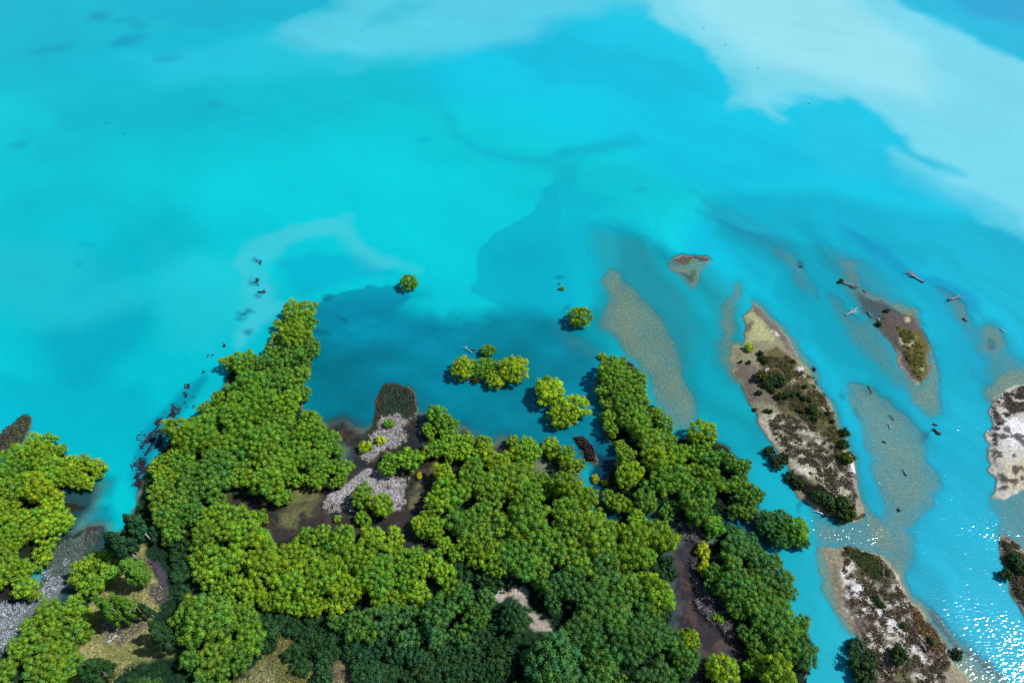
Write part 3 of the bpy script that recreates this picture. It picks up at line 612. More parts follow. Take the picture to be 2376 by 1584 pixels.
# broad drifts
wzone([(-400, -40), (900, -40), (700, 120), (300, 180), (-400, 220)], wcol(0, 198, 222), 50)
wzone([(1000, -40), (2500, -40), (2500, 620), (1700, 420), (1300, 300), (1000, 200)], wcol(0, 200, 232), 60)
wzone([(1700, 420), (2500, 560), (2500, 1700), (1900, 1700), (1700, 900), (1560, 600)], wcol(0, 182, 214), 50)
wzone([(1100, 560), (1500, 520), (1750, 700), (1900, 1100), (2010, 1700), (1600, 1700), (1300, 900)], wcol(0, 184, 208), 40)
wzone([(60, 770), (200, 700), (330, 690), (300, 800), (220, 900), (120, 930)], wcol(0, 178, 202), 60, .9)
wzone([(-300, 520), (0, 560), (250, 620), (320, 690), (160, 760), (-300, 700)], wcol(34, 204, 220), 45, .7)
wzone([(330, 560), (600, 620), (580, 720), (480, 820), (380, 800), (330, 680)], wcol(34, 208, 222), 45, .7)
wzone([(-300, 850), (160, 900), (330, 900), (380, 1000), (300, 1120), (140, 1040), (-300, 960)], wcol(0, 190, 212), 30)
wzone([(340, 520), (440, 500), (480, 560), (330, 640), (150, 680), (200, 600)], wcol(0, 184, 204), 50, .6)
wzone([(500, 380), (900, 360), (1000, 420), (700, 480), (420, 520)], wcol(0, 206, 220), 60, .7)
wzone([(150, 230), (420, 200), (640, 240), (600, 300), (300, 330), (100, 300)], wcol(0, 190, 212), 60, .6)
_v = sstep(.34, .66, fbm(wsx * .8 + wsy * .25, wsy * 1.1, 75, 4, 171))[:, None]; wc = wc * (0.93 + 0.12 * _v) * (1 + np.array((0, .02, -.02)) * (_v - .5))
# top: dark wedge, pale sheets in the water colour
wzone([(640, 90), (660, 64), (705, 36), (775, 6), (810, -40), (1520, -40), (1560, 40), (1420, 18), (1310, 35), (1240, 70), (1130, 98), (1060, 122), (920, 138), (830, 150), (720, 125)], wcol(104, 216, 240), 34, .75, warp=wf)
wzone([(230, -40), (820, -40), (770, 4), (705, 32), (600, 58), (480, 62), (350, 40)], wcol(0, 184, 214), 8, .85)
wzone([(830, 80), (950, 50), (1020, 20), (1010, 8), (930, 8), (880, 30)], wcol(60, 200, 228), 14, .6)
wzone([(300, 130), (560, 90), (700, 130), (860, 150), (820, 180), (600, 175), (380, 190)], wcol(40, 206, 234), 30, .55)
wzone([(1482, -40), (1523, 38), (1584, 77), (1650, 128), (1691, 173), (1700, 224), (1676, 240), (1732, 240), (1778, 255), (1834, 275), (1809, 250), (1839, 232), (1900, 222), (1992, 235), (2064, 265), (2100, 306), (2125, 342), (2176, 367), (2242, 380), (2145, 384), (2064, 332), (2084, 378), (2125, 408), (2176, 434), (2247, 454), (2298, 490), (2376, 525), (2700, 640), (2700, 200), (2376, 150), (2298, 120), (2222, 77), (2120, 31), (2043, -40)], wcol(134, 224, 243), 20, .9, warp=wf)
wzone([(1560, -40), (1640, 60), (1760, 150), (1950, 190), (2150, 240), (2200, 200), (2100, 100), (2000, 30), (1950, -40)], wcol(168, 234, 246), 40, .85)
wzone([(1690, 160), (1740, 160), (1750, 240), (1705, 225)], wcol(90, 208, 232), 12, .5)
wzone([(2043, -40), (2900, -40), (2900, 190), (2376, 150), (2298, 118), (2222, 74), (2120, 28)], wcol(0, 190, 228), 20, .95, warp=wf)
wzone([(2180, -40), (2900, -40), (2900, 90), (2376, 60), (2280, 40)], wcol(0, 168, 218), 30, .8)
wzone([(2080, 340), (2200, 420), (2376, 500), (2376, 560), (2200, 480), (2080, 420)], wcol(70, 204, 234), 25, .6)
wzone([(1860, 250), (2000, 260), (2070, 330), (2060, 400), (1950, 400), (1860, 330)], wcol(30, 200, 232), 22, .7)
wzone([(1180, 130), (1300, 80), (1480, 110), (1620, 160), (1680, 230), (1560, 260), (1380, 220), (1250, 210)], wcol(0, 190, 222), 26, .7)
wzone([(1500, 250), (1700, 270), (1830, 300), (1860, 380), (1760, 430), (1600, 420), (1480, 330)], wcol(0, 196, 228), 30, .6)
wzone([(1040, 220), (1065, 300), (1120, 345), (1230, 365), (1330, 340), (1480, 300), (1500, 320), (1390, 360), (1260, 385), (1130, 372), (1060, 320)], wcol(0, 180, 206), 14, .65)
wzone([(1080, 240), (1240, 230), (1400, 270), (1380, 300), (1240, 330), (1120, 310)], wcol(0, 208, 232), 18, .6)
wzone([(1000, 400), (1120, 370), (1250, 385), (1285, 420), (1225, 422), (1215, 440), (1280, 460), (1268, 500), (1200, 540), (1110, 590), (1060, 640), (960, 600), (900, 500)], wcol(0, 208, 222), 34, .7)
wzone([(1290, 380), (1360, 370), (1350, 440), (1290, 470)], wcol(0, 178, 200), 20, .6)
wzone([(1640, 480), (1700, 500), (1800, 540), (1870, 580), (1850, 590), (1760, 560)], wcol(0, 130, 172), 12, .4)
wzone([(1960, 530), (2050, 580), (2120, 640), (2100, 650), (2020, 590)], wcol(0, 140, 190), 14, .55); wzone([(2120, 640), (2200, 700), (2250, 720), (2240, 690), (2160, 640)], wcol(0, 135, 190), 10, .5)
wzone([(1362, 520), (1450, 530), (1545, 570), (1620, 650), (1700, 740), (1760, 920), (1790, 1040), (1700, 1050), (1560, 900), (1380, 760), (1365, 620)], wcol(0, 160, 180), 26, .75)
wzone([(1640, 480), (1760, 540), (1900, 580), (2010, 660), (2090, 860), (2110, 960), (2000, 930), (1900, 840), (1800, 710), (1700, 610)], wcol(0, 168, 194), 30, .7)
wzone([(2060, 600), (2180, 660), (2270, 760), (2300, 880), (2240, 860), (2150, 740)], wcol(0, 162, 196), 26, .5)
wzone([(1610, 560), (1680, 600), (1770, 720), (1850, 800), (1800, 770), (1700, 670), (1630, 600)], wcol(0, 192, 218), 14, .7)
wzone([(2060, 640), (2110, 680), (2190, 860), (2180, 900), (2140, 780)], wcol(0, 186, 214), 16, .6)
# pale arcs round the spit
wzone([(588, 570), (640, 530), (730, 508), (790, 520), (830, 560), (880, 578), (930, 592), (952, 622), (900, 622), (860, 606), (800, 580), (740, 566), (660, 570), (620, 610), (612, 680), (640, 690), (600, 760), (540, 800), (515, 770), (560, 700), (585, 640)], wcol(70, 206, 224), 20, .75, warp=wf)
wzone([(640, 600), (720, 575), (830, 600), (900, 640), (800, 650), (700, 670)], wcol(0, 172, 208), 18, .5)
# the bay behind the spit
wzone([(1062, 690), (1078, 640), (1090, 608), (1130, 566), (1165, 540), (1215, 520), (1270, 455), (1300, 440), (1330, 470), (1340, 560), (1350, 640), (1330, 740), (1200, 760)], wcol(0, 176, 204), 6, .75, warp=wf)
wzone([(1300, 420), (1420, 480), (1420, 660), (1340, 700), (1330, 560)], wcol(0, 184, 208), 40, .9)
BAY = [(715, 715), (760, 705), (800, 700), (880, 710), (960, 722), (1060, 730), (1150, 725), (1250, 720), (1310, 740), (1360, 790), (1390, 830), (1400, 1000), (1360, 1080), (1000, 1060), (880, 1000), (800, 1040), (720, 980), (690, 900), (700, 760)]
wzone(BAY, wcol(0, 128, 154), 44, .97, warp=(wx, wy)); wzone([(728, 705), (760, 688), (800, 674), (880, 668), (930, 668), (960, 690), (900, 740), (760, 790), (715, 780)], wcol(0, 146, 176), 5, .8, warp=(wx, wy))
wzone([(735, 710), (850, 690), (980, 690), (900, 740), (800, 780), (740, 800)], wcol(0, 136, 168), 34, .6)
wzone([(760, 790), (900, 740), (1060, 770), (1050, 850), (900, 830), (790, 850)], wcol(0, 150, 182), 40, .6)
wzone([(1130, 720), (1240, 730), (1300, 780), (1230, 810), (1160, 790)], wcol(0, 132, 154), 34, .7)
wzone([(715, 860), (850, 850), (880, 920), (850, 1000), (780, 1020), (720, 960)], wcol(0, 112, 134), 42, .85)
wzone([(960, 880), (1220, 890), (1380, 990), (1400, 1080), (1280, 1030), (1060, 970)], wcol(0, 134, 160), 32, .75)
wzone([(860, 890), (960, 880), (1000, 930), (980, 1010), (860, 1010)], wcol(0, 120, 150), 16, .6)
wzone([(1280, 720), (1380, 720), (1440, 820), (1420, 860), (1330, 790)], wcol(0, 146, 164), 24, .7)
wzone([(1370, 1000), (1420, 1000), (1440, 1080), (1400, 1200), (1370, 1120)], wcol(0, 90, 120), 12, .8)
wzone([(180, 1080), (260, 1110), (250, 1160), (200, 1180), (170, 1140)], wcol(0, 150, 170), 20, .7)
wzone([(150, 1190), (250, 1180), (240, 1260), (150, 1290)], wcol(0, 120, 150), 16, .6)
wzone([(1375, 1050), (1430, 1050), (1440, 1175), (1560, 1180), (1575, 1215), (1420, 1235), (1365, 1160)], wcol(0, 54, 78), 10, .92, warp=(wx, wy)); wzone([(1670, 1110), (1735, 1125), (1765, 1195), (1785, 1275), (1740, 1260), (1685, 1225)], wcol(0, 74, 98), 10, .85, warp=(wx, wy))
for p in (MARSH, MARSH_EAST, MARSH_LEFT): wzone(p, wcol(20, 80, 104), 14, .55)
# submerged weed, scattered dark spots in the shallows
wzone(band([(318, 1160), (318, 1110), (335, 1050), (372, 985), (430, 925), (470, 880)], 20), wcol(0, 116, 146), 16, .6)
rs = random.Random(5)
for (x, y, rx, ry) in ((228, 36, 14, 5), (220, 46, 10, 4), (290, 46, 14, 3), (316, 60, 9, 5), (288, 92, 12, 5), (318, 92, 16, 7), (280, 104, 8, 4), (385, 134, 16, 4), (44, 334, 11, 5), (100, 118, 14, 4), (145, 110, 10, 3), (502, 248, 8, 3), (984, 326, 5, 2), (1310, 346, 7, 2.5), (1482, 440, 6, 2), (202, 562, 4, 2), (178, 612, 5, 2)):
    wzone(ell(x, y, rx * 1.5, ry * 1.5, -12), wcol(0, 146, 190), 16, .5, warp=(wx, wy))
for (x, y, rx, ry) in ((600, 607, 7, 6), (596, 653, 9, 5), (606, 679, 8, 4), (565, 722, 10, 6), (582, 714, 7, 4), (553, 733, 6, 4), (573, 770, 6, 6), (585, 720, 5, 3), (1300, 708, 6, 3), (1288, 640, 5, 3), (985, 975, 5, 3), (745, 775, 14, 8), (790, 740, 10, 5), (765, 690, 8, 5), (1860, 620, 6, 7), (1845, 1172, 4, 12), (2153, 1024, 5, 14), (1969, 915, 4, 5)):
    wzone(ell(x, y, rx * 1.1, ry * 1.1, 20), wcol(0, 92, 126), 9, .65, warp=(wx, wy))
wc = np.clip(wc, 0.0, 0.9)
wc *= (0.95 + 0.10 * fbm(X, Y * 0.7, 22, 4, 131))[:, None]
_u, _w = wsx * .86 - wsy * .5, wsx * .5 + wsy * .86
wc *= (0.955 + 0.09 * fbm(_u * .22, _w, 7, 4, 137))[:, None]
_ii, _d = near(GP(BAY), X, Y, 9.0); wc[_ii] *= 1 + ((fbm(X[_ii], Y[_ii] * 1.6, 13, 5, 151) - .5) * .7 * sstep(-9, 9, _d))[:, None]
_f = np.array(G(1500, 600)) - np.array(G(2200, 1400)); _f /= np.linalg.norm(_f)
_ii, _d = near(GP([(1350, 500), (1650, 440), (2100, 520), (2700, 700), (2700, 1900), (2000, 1900), (1780, 1050), (1420, 800)]), X, Y, 14.0)
_sw = (fbm(X[_ii], Y[_ii], 30, 3, 157) - .5) * 30; _a = X[_ii] * _f[0] + Y[_ii] * _f[1]; _b = X[_ii] * _f[1] - Y[_ii] * _f[0] + _sw
wc[_ii] *= 1 + ((fbm(_a * .13, _b, 8, 4, 161) - .5) * .5 * sstep(-14, 14, _d))[:, None]
# waves: calm lake to the left, a quick river to the right
rip = np.full(X.shape, 0.16)
def ripple(poly, v, soft):
    cx, cy = cen(poly); m = mpp(min(max(cx, 0), 2376), min(max(cy, 0), 1584)); s = soft * m
    ii, d = near(GP(poly), X, Y, s); rip[ii] += (v - rip[ii]) * sstep(-s, s, d)
ripple([(1400, -40), (2700, -40), (2700, 700), (2000, 560), (1700, 420), (1500, 200)], 0.42, 80)
ripple([(1450, 520), (1700, 470), (2100, 560), (2700, 700), (2700, 1900), (2050, 1800), (1990, 1250), (1760, 1000), (1600, 760)], 0.44, 40)
ripple([(1990, 1000), (2140, 900), (2330, 900), (2700, 1000), (2700, 1900), (2300, 1800), (2150, 1400), (2040, 1200)], 0.46, 50)
ripple([(1850, 1180), (1990, 1205), (2060, 1240), (2010, 1275), (1900, 1262), (1840, 1215)], 1.2, 14)

# ------------------------------------------------------------------ build ground and water sheets
nr, nc = SHP
idx = np.arange(nr * nc).reshape(nr, nc)
QF = np.stack([idx[:-1, :-1], idx[:-1, 1:], idx[1:, 1:], idx[1:, :-1]], -1).reshape(-1, 4)
def compact(V, F, *attrs):
    used = np.unique(F); mp = np.zeros(len(V), np.int64); mp[used] = np.arange(len(used))
    return (V[used], mp[F]) + tuple(a[used] for a in attrs)
far = np.ones((nr - 1, nc - 1), bool); far[6:-6, 5:-5] = False; far = far.ravel()
zf = Zb[QF]
keep_g = (zf.max(1) > -1.7) | far
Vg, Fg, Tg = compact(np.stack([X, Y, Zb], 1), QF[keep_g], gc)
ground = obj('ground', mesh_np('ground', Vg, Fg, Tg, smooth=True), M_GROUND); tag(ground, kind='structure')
keep_w = (zf.min(1) < 0.10)
op3 = np.stack([silt, rip, clear], 1)
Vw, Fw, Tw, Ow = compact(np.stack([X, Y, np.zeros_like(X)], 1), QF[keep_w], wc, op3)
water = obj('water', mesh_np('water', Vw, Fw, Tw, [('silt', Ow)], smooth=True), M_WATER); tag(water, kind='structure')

# quick height lookup for planting
def ground_z(x, y):
    i = int(np.searchsorted(ys, y)); i = min(max(i, 1), nr - 1)
    u = x / min(max(98 + 0.56 * y, 100), 520); j = int(np.searchsorted(us, u)); j = min(max(j, 1), nc - 1)
    return float(Zb.reshape(SHP)[i - 1, j - 1])

# ------------------------------------------------------------------ trees
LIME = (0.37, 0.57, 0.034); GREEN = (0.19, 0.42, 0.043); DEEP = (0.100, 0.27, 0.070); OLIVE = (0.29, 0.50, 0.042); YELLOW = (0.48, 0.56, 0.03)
rnd = random.Random(11)
N_WILLOW = 0
def jitter(c, k=0.07):
    l = 1 + rnd.gauss(0, k); h = rnd.gauss(0, 0.06)
    return (c[0] * l * (1 + h), c[1] * l, c[2] * l * (1 - h), 1.0)
def willow(x, y, R, color, label, group=None, squat=1.0, name='willow_tree', kind=None):
    """A willow whose crown has radius R, standing at x, y."""
    global N_WILLOW
    size = 'small' if R < 2.9 else 'medium' if R < 4.3 else 'large'
    cm, tm, r0, h0 = rnd.choice(WILLOWS[kind or size]); k = R / r0
    z = max(ground_z(x, y), -0.35)
    t = thing(name, label, 'tree', (x, y, z), rnd.uniform(0, 6.28), group)
    sc = (k, k, k * squat * rnd.uniform(0.92, 1.08))
    o = obj('trunk', tm, parent=t, scale=sc)
    c = obj('crown', cm, parent=t, scale=sc); c.color = jitter(color)
    N_WILLOW += 1
    return t
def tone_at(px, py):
    """Leaf colour of the woods by place: lime by default, mid or deep green inside the TONES outlines."""
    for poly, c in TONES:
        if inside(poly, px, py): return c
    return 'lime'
def lerp3(a, b, t): return tuple(p + (q - p) * t for p, q in zip(a, b))
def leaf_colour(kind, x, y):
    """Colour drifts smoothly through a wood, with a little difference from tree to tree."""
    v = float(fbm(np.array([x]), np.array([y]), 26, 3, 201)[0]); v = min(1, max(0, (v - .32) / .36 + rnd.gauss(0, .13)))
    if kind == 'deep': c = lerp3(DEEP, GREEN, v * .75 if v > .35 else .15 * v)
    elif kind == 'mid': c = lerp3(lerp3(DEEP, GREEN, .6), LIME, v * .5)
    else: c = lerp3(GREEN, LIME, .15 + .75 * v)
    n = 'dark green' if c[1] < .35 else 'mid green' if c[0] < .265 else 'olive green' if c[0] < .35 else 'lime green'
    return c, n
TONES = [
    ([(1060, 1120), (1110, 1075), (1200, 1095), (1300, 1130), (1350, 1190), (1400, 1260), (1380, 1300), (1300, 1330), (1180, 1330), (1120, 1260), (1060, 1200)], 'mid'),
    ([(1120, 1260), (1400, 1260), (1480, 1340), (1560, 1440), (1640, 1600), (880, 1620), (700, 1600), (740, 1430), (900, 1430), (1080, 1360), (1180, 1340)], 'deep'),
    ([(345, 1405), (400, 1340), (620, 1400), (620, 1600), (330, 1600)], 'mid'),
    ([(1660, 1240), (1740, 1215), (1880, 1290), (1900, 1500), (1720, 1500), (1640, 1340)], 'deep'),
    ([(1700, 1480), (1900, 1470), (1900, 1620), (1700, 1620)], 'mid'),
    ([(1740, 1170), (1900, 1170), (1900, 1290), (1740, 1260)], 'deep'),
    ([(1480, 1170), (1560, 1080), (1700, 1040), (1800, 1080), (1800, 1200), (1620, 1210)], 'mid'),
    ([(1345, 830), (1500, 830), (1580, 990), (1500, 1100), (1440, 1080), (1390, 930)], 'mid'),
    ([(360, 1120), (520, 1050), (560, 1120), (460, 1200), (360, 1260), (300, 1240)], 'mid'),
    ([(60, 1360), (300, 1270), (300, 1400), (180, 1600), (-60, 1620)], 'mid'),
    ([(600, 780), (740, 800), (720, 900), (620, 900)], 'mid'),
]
STANDS = [
    # (canopy outline in the photograph, spacing m, radius range, where it stands, holes)
    ([(698, 674), (722, 694), (737, 756), (737, 810), (715, 831), (717, 902), (707, 926), (725, 946), (749, 967), (780, 998), (793, 1032), (814, 1085), (791, 1120), (770, 1127), (746, 1113), (729, 1132), (692, 1117), (668, 1130), (665, 1168), (617, 1171), (590, 1150), (560, 1120), (530, 1140), (500, 1160), (450, 1215), (410, 1260), (350, 1240), (355, 1180), (335, 1171), (335, 1140), (354, 1105), (337, 1086), (344, 1059), (378, 1045), (378, 1010), (422, 972), (456, 946), (465, 926), (497, 906), (524, 912), (518, 885), (541, 872), (521, 875), (511, 845), (520, 812), (558, 800), (608, 818), (627, 763), (647, 715)],
     5.9, (3.1, 4.9), 'the wedge-shaped wood', []),
    ([(432, 1268), (455, 1200), (500, 1150), (530, 1140), (545, 1170), (560, 1190), (600, 1175), (630, 1190), (632, 1240), (600, 1262), (572, 1278), (620, 1256), (648, 1247), (692, 1227), (733, 1208), (757, 1224), (804, 1213), (862, 1218), (876, 1224), (895, 1205), (927, 1220), (944, 1261), (961, 1268), (992, 1271), (1080, 1330), (1090, 1370), (1000, 1400), (860, 1410), (730, 1428), (600, 1410), (500, 1370), (440, 1345)],
     6.0, (3.0, 4.6), 'the wood south of the pond', []),
    ([(385, 1430), (402, 1412), (430, 1368), (500, 1370), (600, 1405), (622, 1425), (615, 1470), (600, 1510), (560, 1560), (500, 1610), (415, 1600), (415, 1510), (402, 1480), (385, 1455)],
     6.2, (3.4, 5.0), 'the wood beside the clearing', []),
    ([(735, 1420), (860, 1400), (1000, 1395), (1080, 1340), (1130, 1340), (1148, 1365), (1142, 1420), (1110, 1470), (1060, 1500), (900, 1500), (800, 1490)],
     6.2, (3.6, 5.0), 'the wood west of the track', []),
    ([(1005, 1084), (1022, 1074), (1070, 1079), (1111, 1055), (1158, 1045), (1206, 1069), (1230, 1093), (1308, 1093), (1349, 1110), (1383, 1124), (1385, 1149), (1401, 1179), (1414, 1213), (1431, 1186), (1483, 1176), (1540, 1193), (1568, 1220), (1569, 1254), (1564, 1285), (1540, 1300), (1500, 1310), (1510, 1340), (1557, 1343), (1581, 1384), (1568, 1407), (1564, 1452), (1588, 1472), (1615, 1506), (1629, 1561), (1640, 1620), (1300, 1640), (1180, 1640), (1185, 1520), (1235, 1498), (1300, 1482), (1292, 1440), (1268, 1400), (1250, 1368), (1230, 1345), (1170, 1335), (1120, 1330), (1060, 1290), (1010, 1270), (978, 1237), (964, 1193), (992, 1166), (995, 1138)],
     6.1, (3.6, 5.2), 'the big dome-shaped wood', []),
    ([(971, 957), (988, 940), (1015, 936), (1043, 957), (1070, 977), (1060, 1008), (1077, 1001), (1111, 991), (1131, 1001), (1158, 1042), (1111, 1069), (1029, 1062), (964, 1090), (923, 1113), (872, 1090), (893, 1049), (927, 1032), (985, 1025), (981, 1001)],
     5.4, (2.6, 3.9), 'the tree chain below the bay', []),
    ([(1196, 987), (1237, 994), (1240, 1021), (1255, 1052), (1240, 1079), (1206, 1072), (1165, 1042), (1165, 1025)], 5.6, (2.8, 4.0), 'the cluster north of the dome', []),
    ([(1254, 1021), (1281, 1011), (1318, 1032), (1339, 1052), (1366, 1083), (1359, 1103), (1322, 1093), (1305, 1073), (1267, 1059)], 5.2, (2.5, 3.4), 'the row beside the oval reeds', []),
    ([(804, 1145), (838, 1116), (865, 1121), (917, 1155), (906, 1186), (900, 1210), (845, 1215), (811, 1200)], 5.0, (2.6, 3.7), 'the clump on the reed marsh', []),
    ([(85, 1001), (112, 996), (140, 1025), (143, 1049), (163, 1055), (211, 1055), (242, 1066), (235, 1096), (218, 1117), (167, 1130), (150, 1125), (204, 1160), (204, 1178), (170, 1183), (174, 1196), (153, 1247), (116, 1285), (78, 1309), (92, 1336), (78, 1384), (44, 1394), (20, 1380), (-60, 1400), (-60, 1090), (24, 1045), (44, 1011)],
     6.0, (2.8, 4.4), 'the low western bank', [[(62, 1186), (90, 1180), (150, 1172), (100, 1200), (85, 1270), (65, 1262)], [(40, 1300), (70, 1310), (60, 1340)], [(100, 1128), (165, 1128), (195, 1150), (130, 1158)]]),
    ([(168, 1320), (185, 1290), (240, 1265), (285, 1300), (265, 1340), (230, 1365), (200, 1385), (165, 1365)], 6.0, (3.0, 4.2), 'the grove between channel and track', []),
    ([(102, 1363), (157, 1363), (211, 1400), (211, 1452), (170, 1500), (184, 1584), (170, 1640), (-60, 1640), (0, 1530), (48, 1450), (95, 1400)], 6.0, (2.8, 4.6), 'the grove along the reed channel', []),
    ([(1353, 870), (1384, 849), (1404, 824), (1435, 820), (1459, 843), (1496, 850), (1503, 877), (1496, 890), (1512, 921), (1517, 938), (1551, 952), (1566, 982), (1568, 1006), (1600, 1025), (1677, 1044), (1735, 1064), (1745, 1085), (1735, 1111), (1759, 1121), (1779, 1149), (1759, 1173), (1765, 1207), (1740, 1215), (1700, 1170), (1690, 1130), (1660, 1150), (1680, 1190), (1685, 1235), (1660, 1250), (1640, 1225), (1609, 1210), (1540, 1186), (1506, 1179), (1438, 1183), (1404, 1173), (1404, 1149), (1414, 1098), (1431, 1074), (1435, 1037), (1418, 1013), (1398, 982), (1398, 935), (1384, 900)],
     5.9, (3.1, 4.7), 'the long wood beside the river', []),
    ([(1701, 1213), (1728, 1203), (1745, 1224), (1779, 1268), (1827, 1292), (1837, 1343), (1857, 1394), (1881, 1428), (1884, 1465), (1871, 1482), (1888, 1510), (1881, 1540), (1845, 1540), (1854, 1584), (1870, 1640), (1740, 1640), (1735, 1584), (1731, 1527), (1741, 1493), (1718, 1465), (1694, 1448), (1684, 1390), (1639, 1350), (1643, 1322), (1653, 1288), (1684, 1241)],
     5.9, (3.4, 5.0), 'the dark riverside wood', []),
]
LANDMARKS = [('the spit tip', 695, 730), ('the water weed', 350, 1040), ('the olive pond', 670, 1180), ('the reed spit', 905, 970), ('the pale reed marsh', 860, 1140), ('the dirt track', 370, 1350), ('the grass clearing', 270, 1480),
    ('the brown clearing', 640, 1520), ('the small clearing', 790, 1560), ('the pale track', 1200, 1390), ('the dark marsh', 1600, 1370), ('the dead branches', 1600, 1240), ('the oval reeds', 1358, 1050), ('the flooded gap', 1390, 1130), ('the grey reed channel', 140, 1330), ('the dark reed tip', 40, 1010),
    ('the muddy creek', 110, 1200), ('the river knoll', 1810, 1235), ('the tan shoal', 1530, 850), ('the grey bank', 1850, 1520), ('the twin islet', 1140, 850), ('the three-lobed islet', 1300, 930), ('the brown inlet', 970, 1200), ('the flooded hollow', 1715, 1160), ('the thicket', 1050, 1540)]
PACK = 0.67
for canopy, sp, (r0, r1), where, holes in STANDS:
    zc = r1 * 0.95
    P = GP(canopy, zc); Hs = [GP(h, zc) for h in holes]
    x0, y0 = P.min(0); x1, y1 = P.max(0)
    x0 = max(x0, -132 - 0.3 * max(y0, 0)); pts = []
    area = 0.5 * abs(sum(P[i][0] * P[(i + 1) % len(P)][1] - P[(i + 1) % len(P)][0] * P[i][1] for i in range(len(P))))
    nn_ = int(area * 1.6) + 500
    cx_ = nrng.uniform(x0, x1, nn_); cy_ = nrng.uniform(max(y0, 22), y1, nn_)
    dd_ = sdist(P, cx_, cy_, 2); ok = dd_ > 1.75
    for h in Hs: ok &= sdist(h, cx_, cy_, 2) < -1.0
    cx_, cy_, dd_ = cx_[ok], cy_[ok], dd_[ok]; pts = []; PA = np.zeros((0, 3))
    for x, y, d in zip(cx_, cy_, dd_):
        R = min(rnd.uniform(r0, r1), max(2.0, d * 1.15))
        if len(PA) == 0 or np.all((PA[:, 0] - x) ** 2 + (PA[:, 1] - y) ** 2 > (PACK * (R + PA[:, 2])) ** 2):
            PA = np.vstack([PA, (x, y, R)])
    pts = [tuple(p) for p in PA]
    for x, y, R in pts:
        # photo pixel of the crown, for its leaf colour
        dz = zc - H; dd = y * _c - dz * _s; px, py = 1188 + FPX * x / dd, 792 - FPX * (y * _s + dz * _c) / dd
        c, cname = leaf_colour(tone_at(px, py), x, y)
        d = float(sdist(P, np.array([x]), np.array([y]), 2)[0])
        size = 'small ' if R < 2.7 else 'broad ' if R > 4.2 else ''
        spot = 'edging' if d < 4.2 else 'in'
        lm = min(LANDMARKS, key=lambda l: math.dist(G(l[1], l[2]), (x, y)))
        lab = f'{size}{cname} willow {spot} {where} near {lm[0][4:]}'
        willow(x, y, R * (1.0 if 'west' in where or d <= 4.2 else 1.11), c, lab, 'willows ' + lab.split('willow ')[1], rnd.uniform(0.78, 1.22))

def at_px(x, y, zc): return G(x, y, zc)
# trees that stand alone (pixel of the crown's middle, radius)
for (px, py, R, c, lab, sq) in (
    (948, 652, 3.0, GREEN, 'round green willow alone in open turquoise water north of the bay', .9),
    (1345, 731, 3.7, OLIVE, 'round olive willow standing alone in water beside the tan shoal', .95),
    (1132, 810, 2.2, GREEN, 'small round willow touching the twin willow islet in the bay', .9),
    (1076, 848, 4.0, LIME, 'western willow of the twin islet in the bay', .85),
    (1124, 848, 3.7, GREEN, 'green middle willow of the twin islet in the bay', .8),
    (1152, 872, 3.3, LIME, 'low southern willow of the twin islet in the bay', .8),
    (1192, 852, 4.6, LIME, 'bright eastern willow of the twin islet in the bay', .85),
    (1276, 905, 4.6, LIME, 'northern willow of the three-lobed islet near the east wood', .85),
    (1332, 940, 4.6, LIME, 'eastern willow of the three-lobed islet near the east wood', .85),
    (1302, 960, 3.8, LIME, 'southern willow of the three-lobed islet near the east wood', .85),
    (1630, 1005, 4.3, OLIVE, 'olive willow leaning out at the tail of the tan shoal', .95),
    (1676, 1553, 3.5, LIME, 'lime willow alone on the dark eastern marsh', .95),
    (1600, 1484, 2.4, LIME, 'lime willow at the edge of dome-shaped wood and dark marsh', 1.1),
    (976, 1213, 2.4, LIME, 'lime willow at the brown marsh inlet of the dome-shaped wood', 1.0),
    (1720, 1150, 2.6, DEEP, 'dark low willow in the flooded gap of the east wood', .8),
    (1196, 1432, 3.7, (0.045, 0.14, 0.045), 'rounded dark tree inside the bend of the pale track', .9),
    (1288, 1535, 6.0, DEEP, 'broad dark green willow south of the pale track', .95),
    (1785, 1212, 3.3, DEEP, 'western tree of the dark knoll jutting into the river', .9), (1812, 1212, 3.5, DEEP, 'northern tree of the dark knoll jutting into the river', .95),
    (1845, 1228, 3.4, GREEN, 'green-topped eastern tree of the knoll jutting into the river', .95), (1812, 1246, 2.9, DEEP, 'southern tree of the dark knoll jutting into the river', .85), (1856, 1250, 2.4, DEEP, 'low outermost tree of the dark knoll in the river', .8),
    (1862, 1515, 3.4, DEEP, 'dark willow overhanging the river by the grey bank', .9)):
    x, y = at_px(px, py, R * .95); willow(x, y, R, c, lab, None, sq, kind='round')

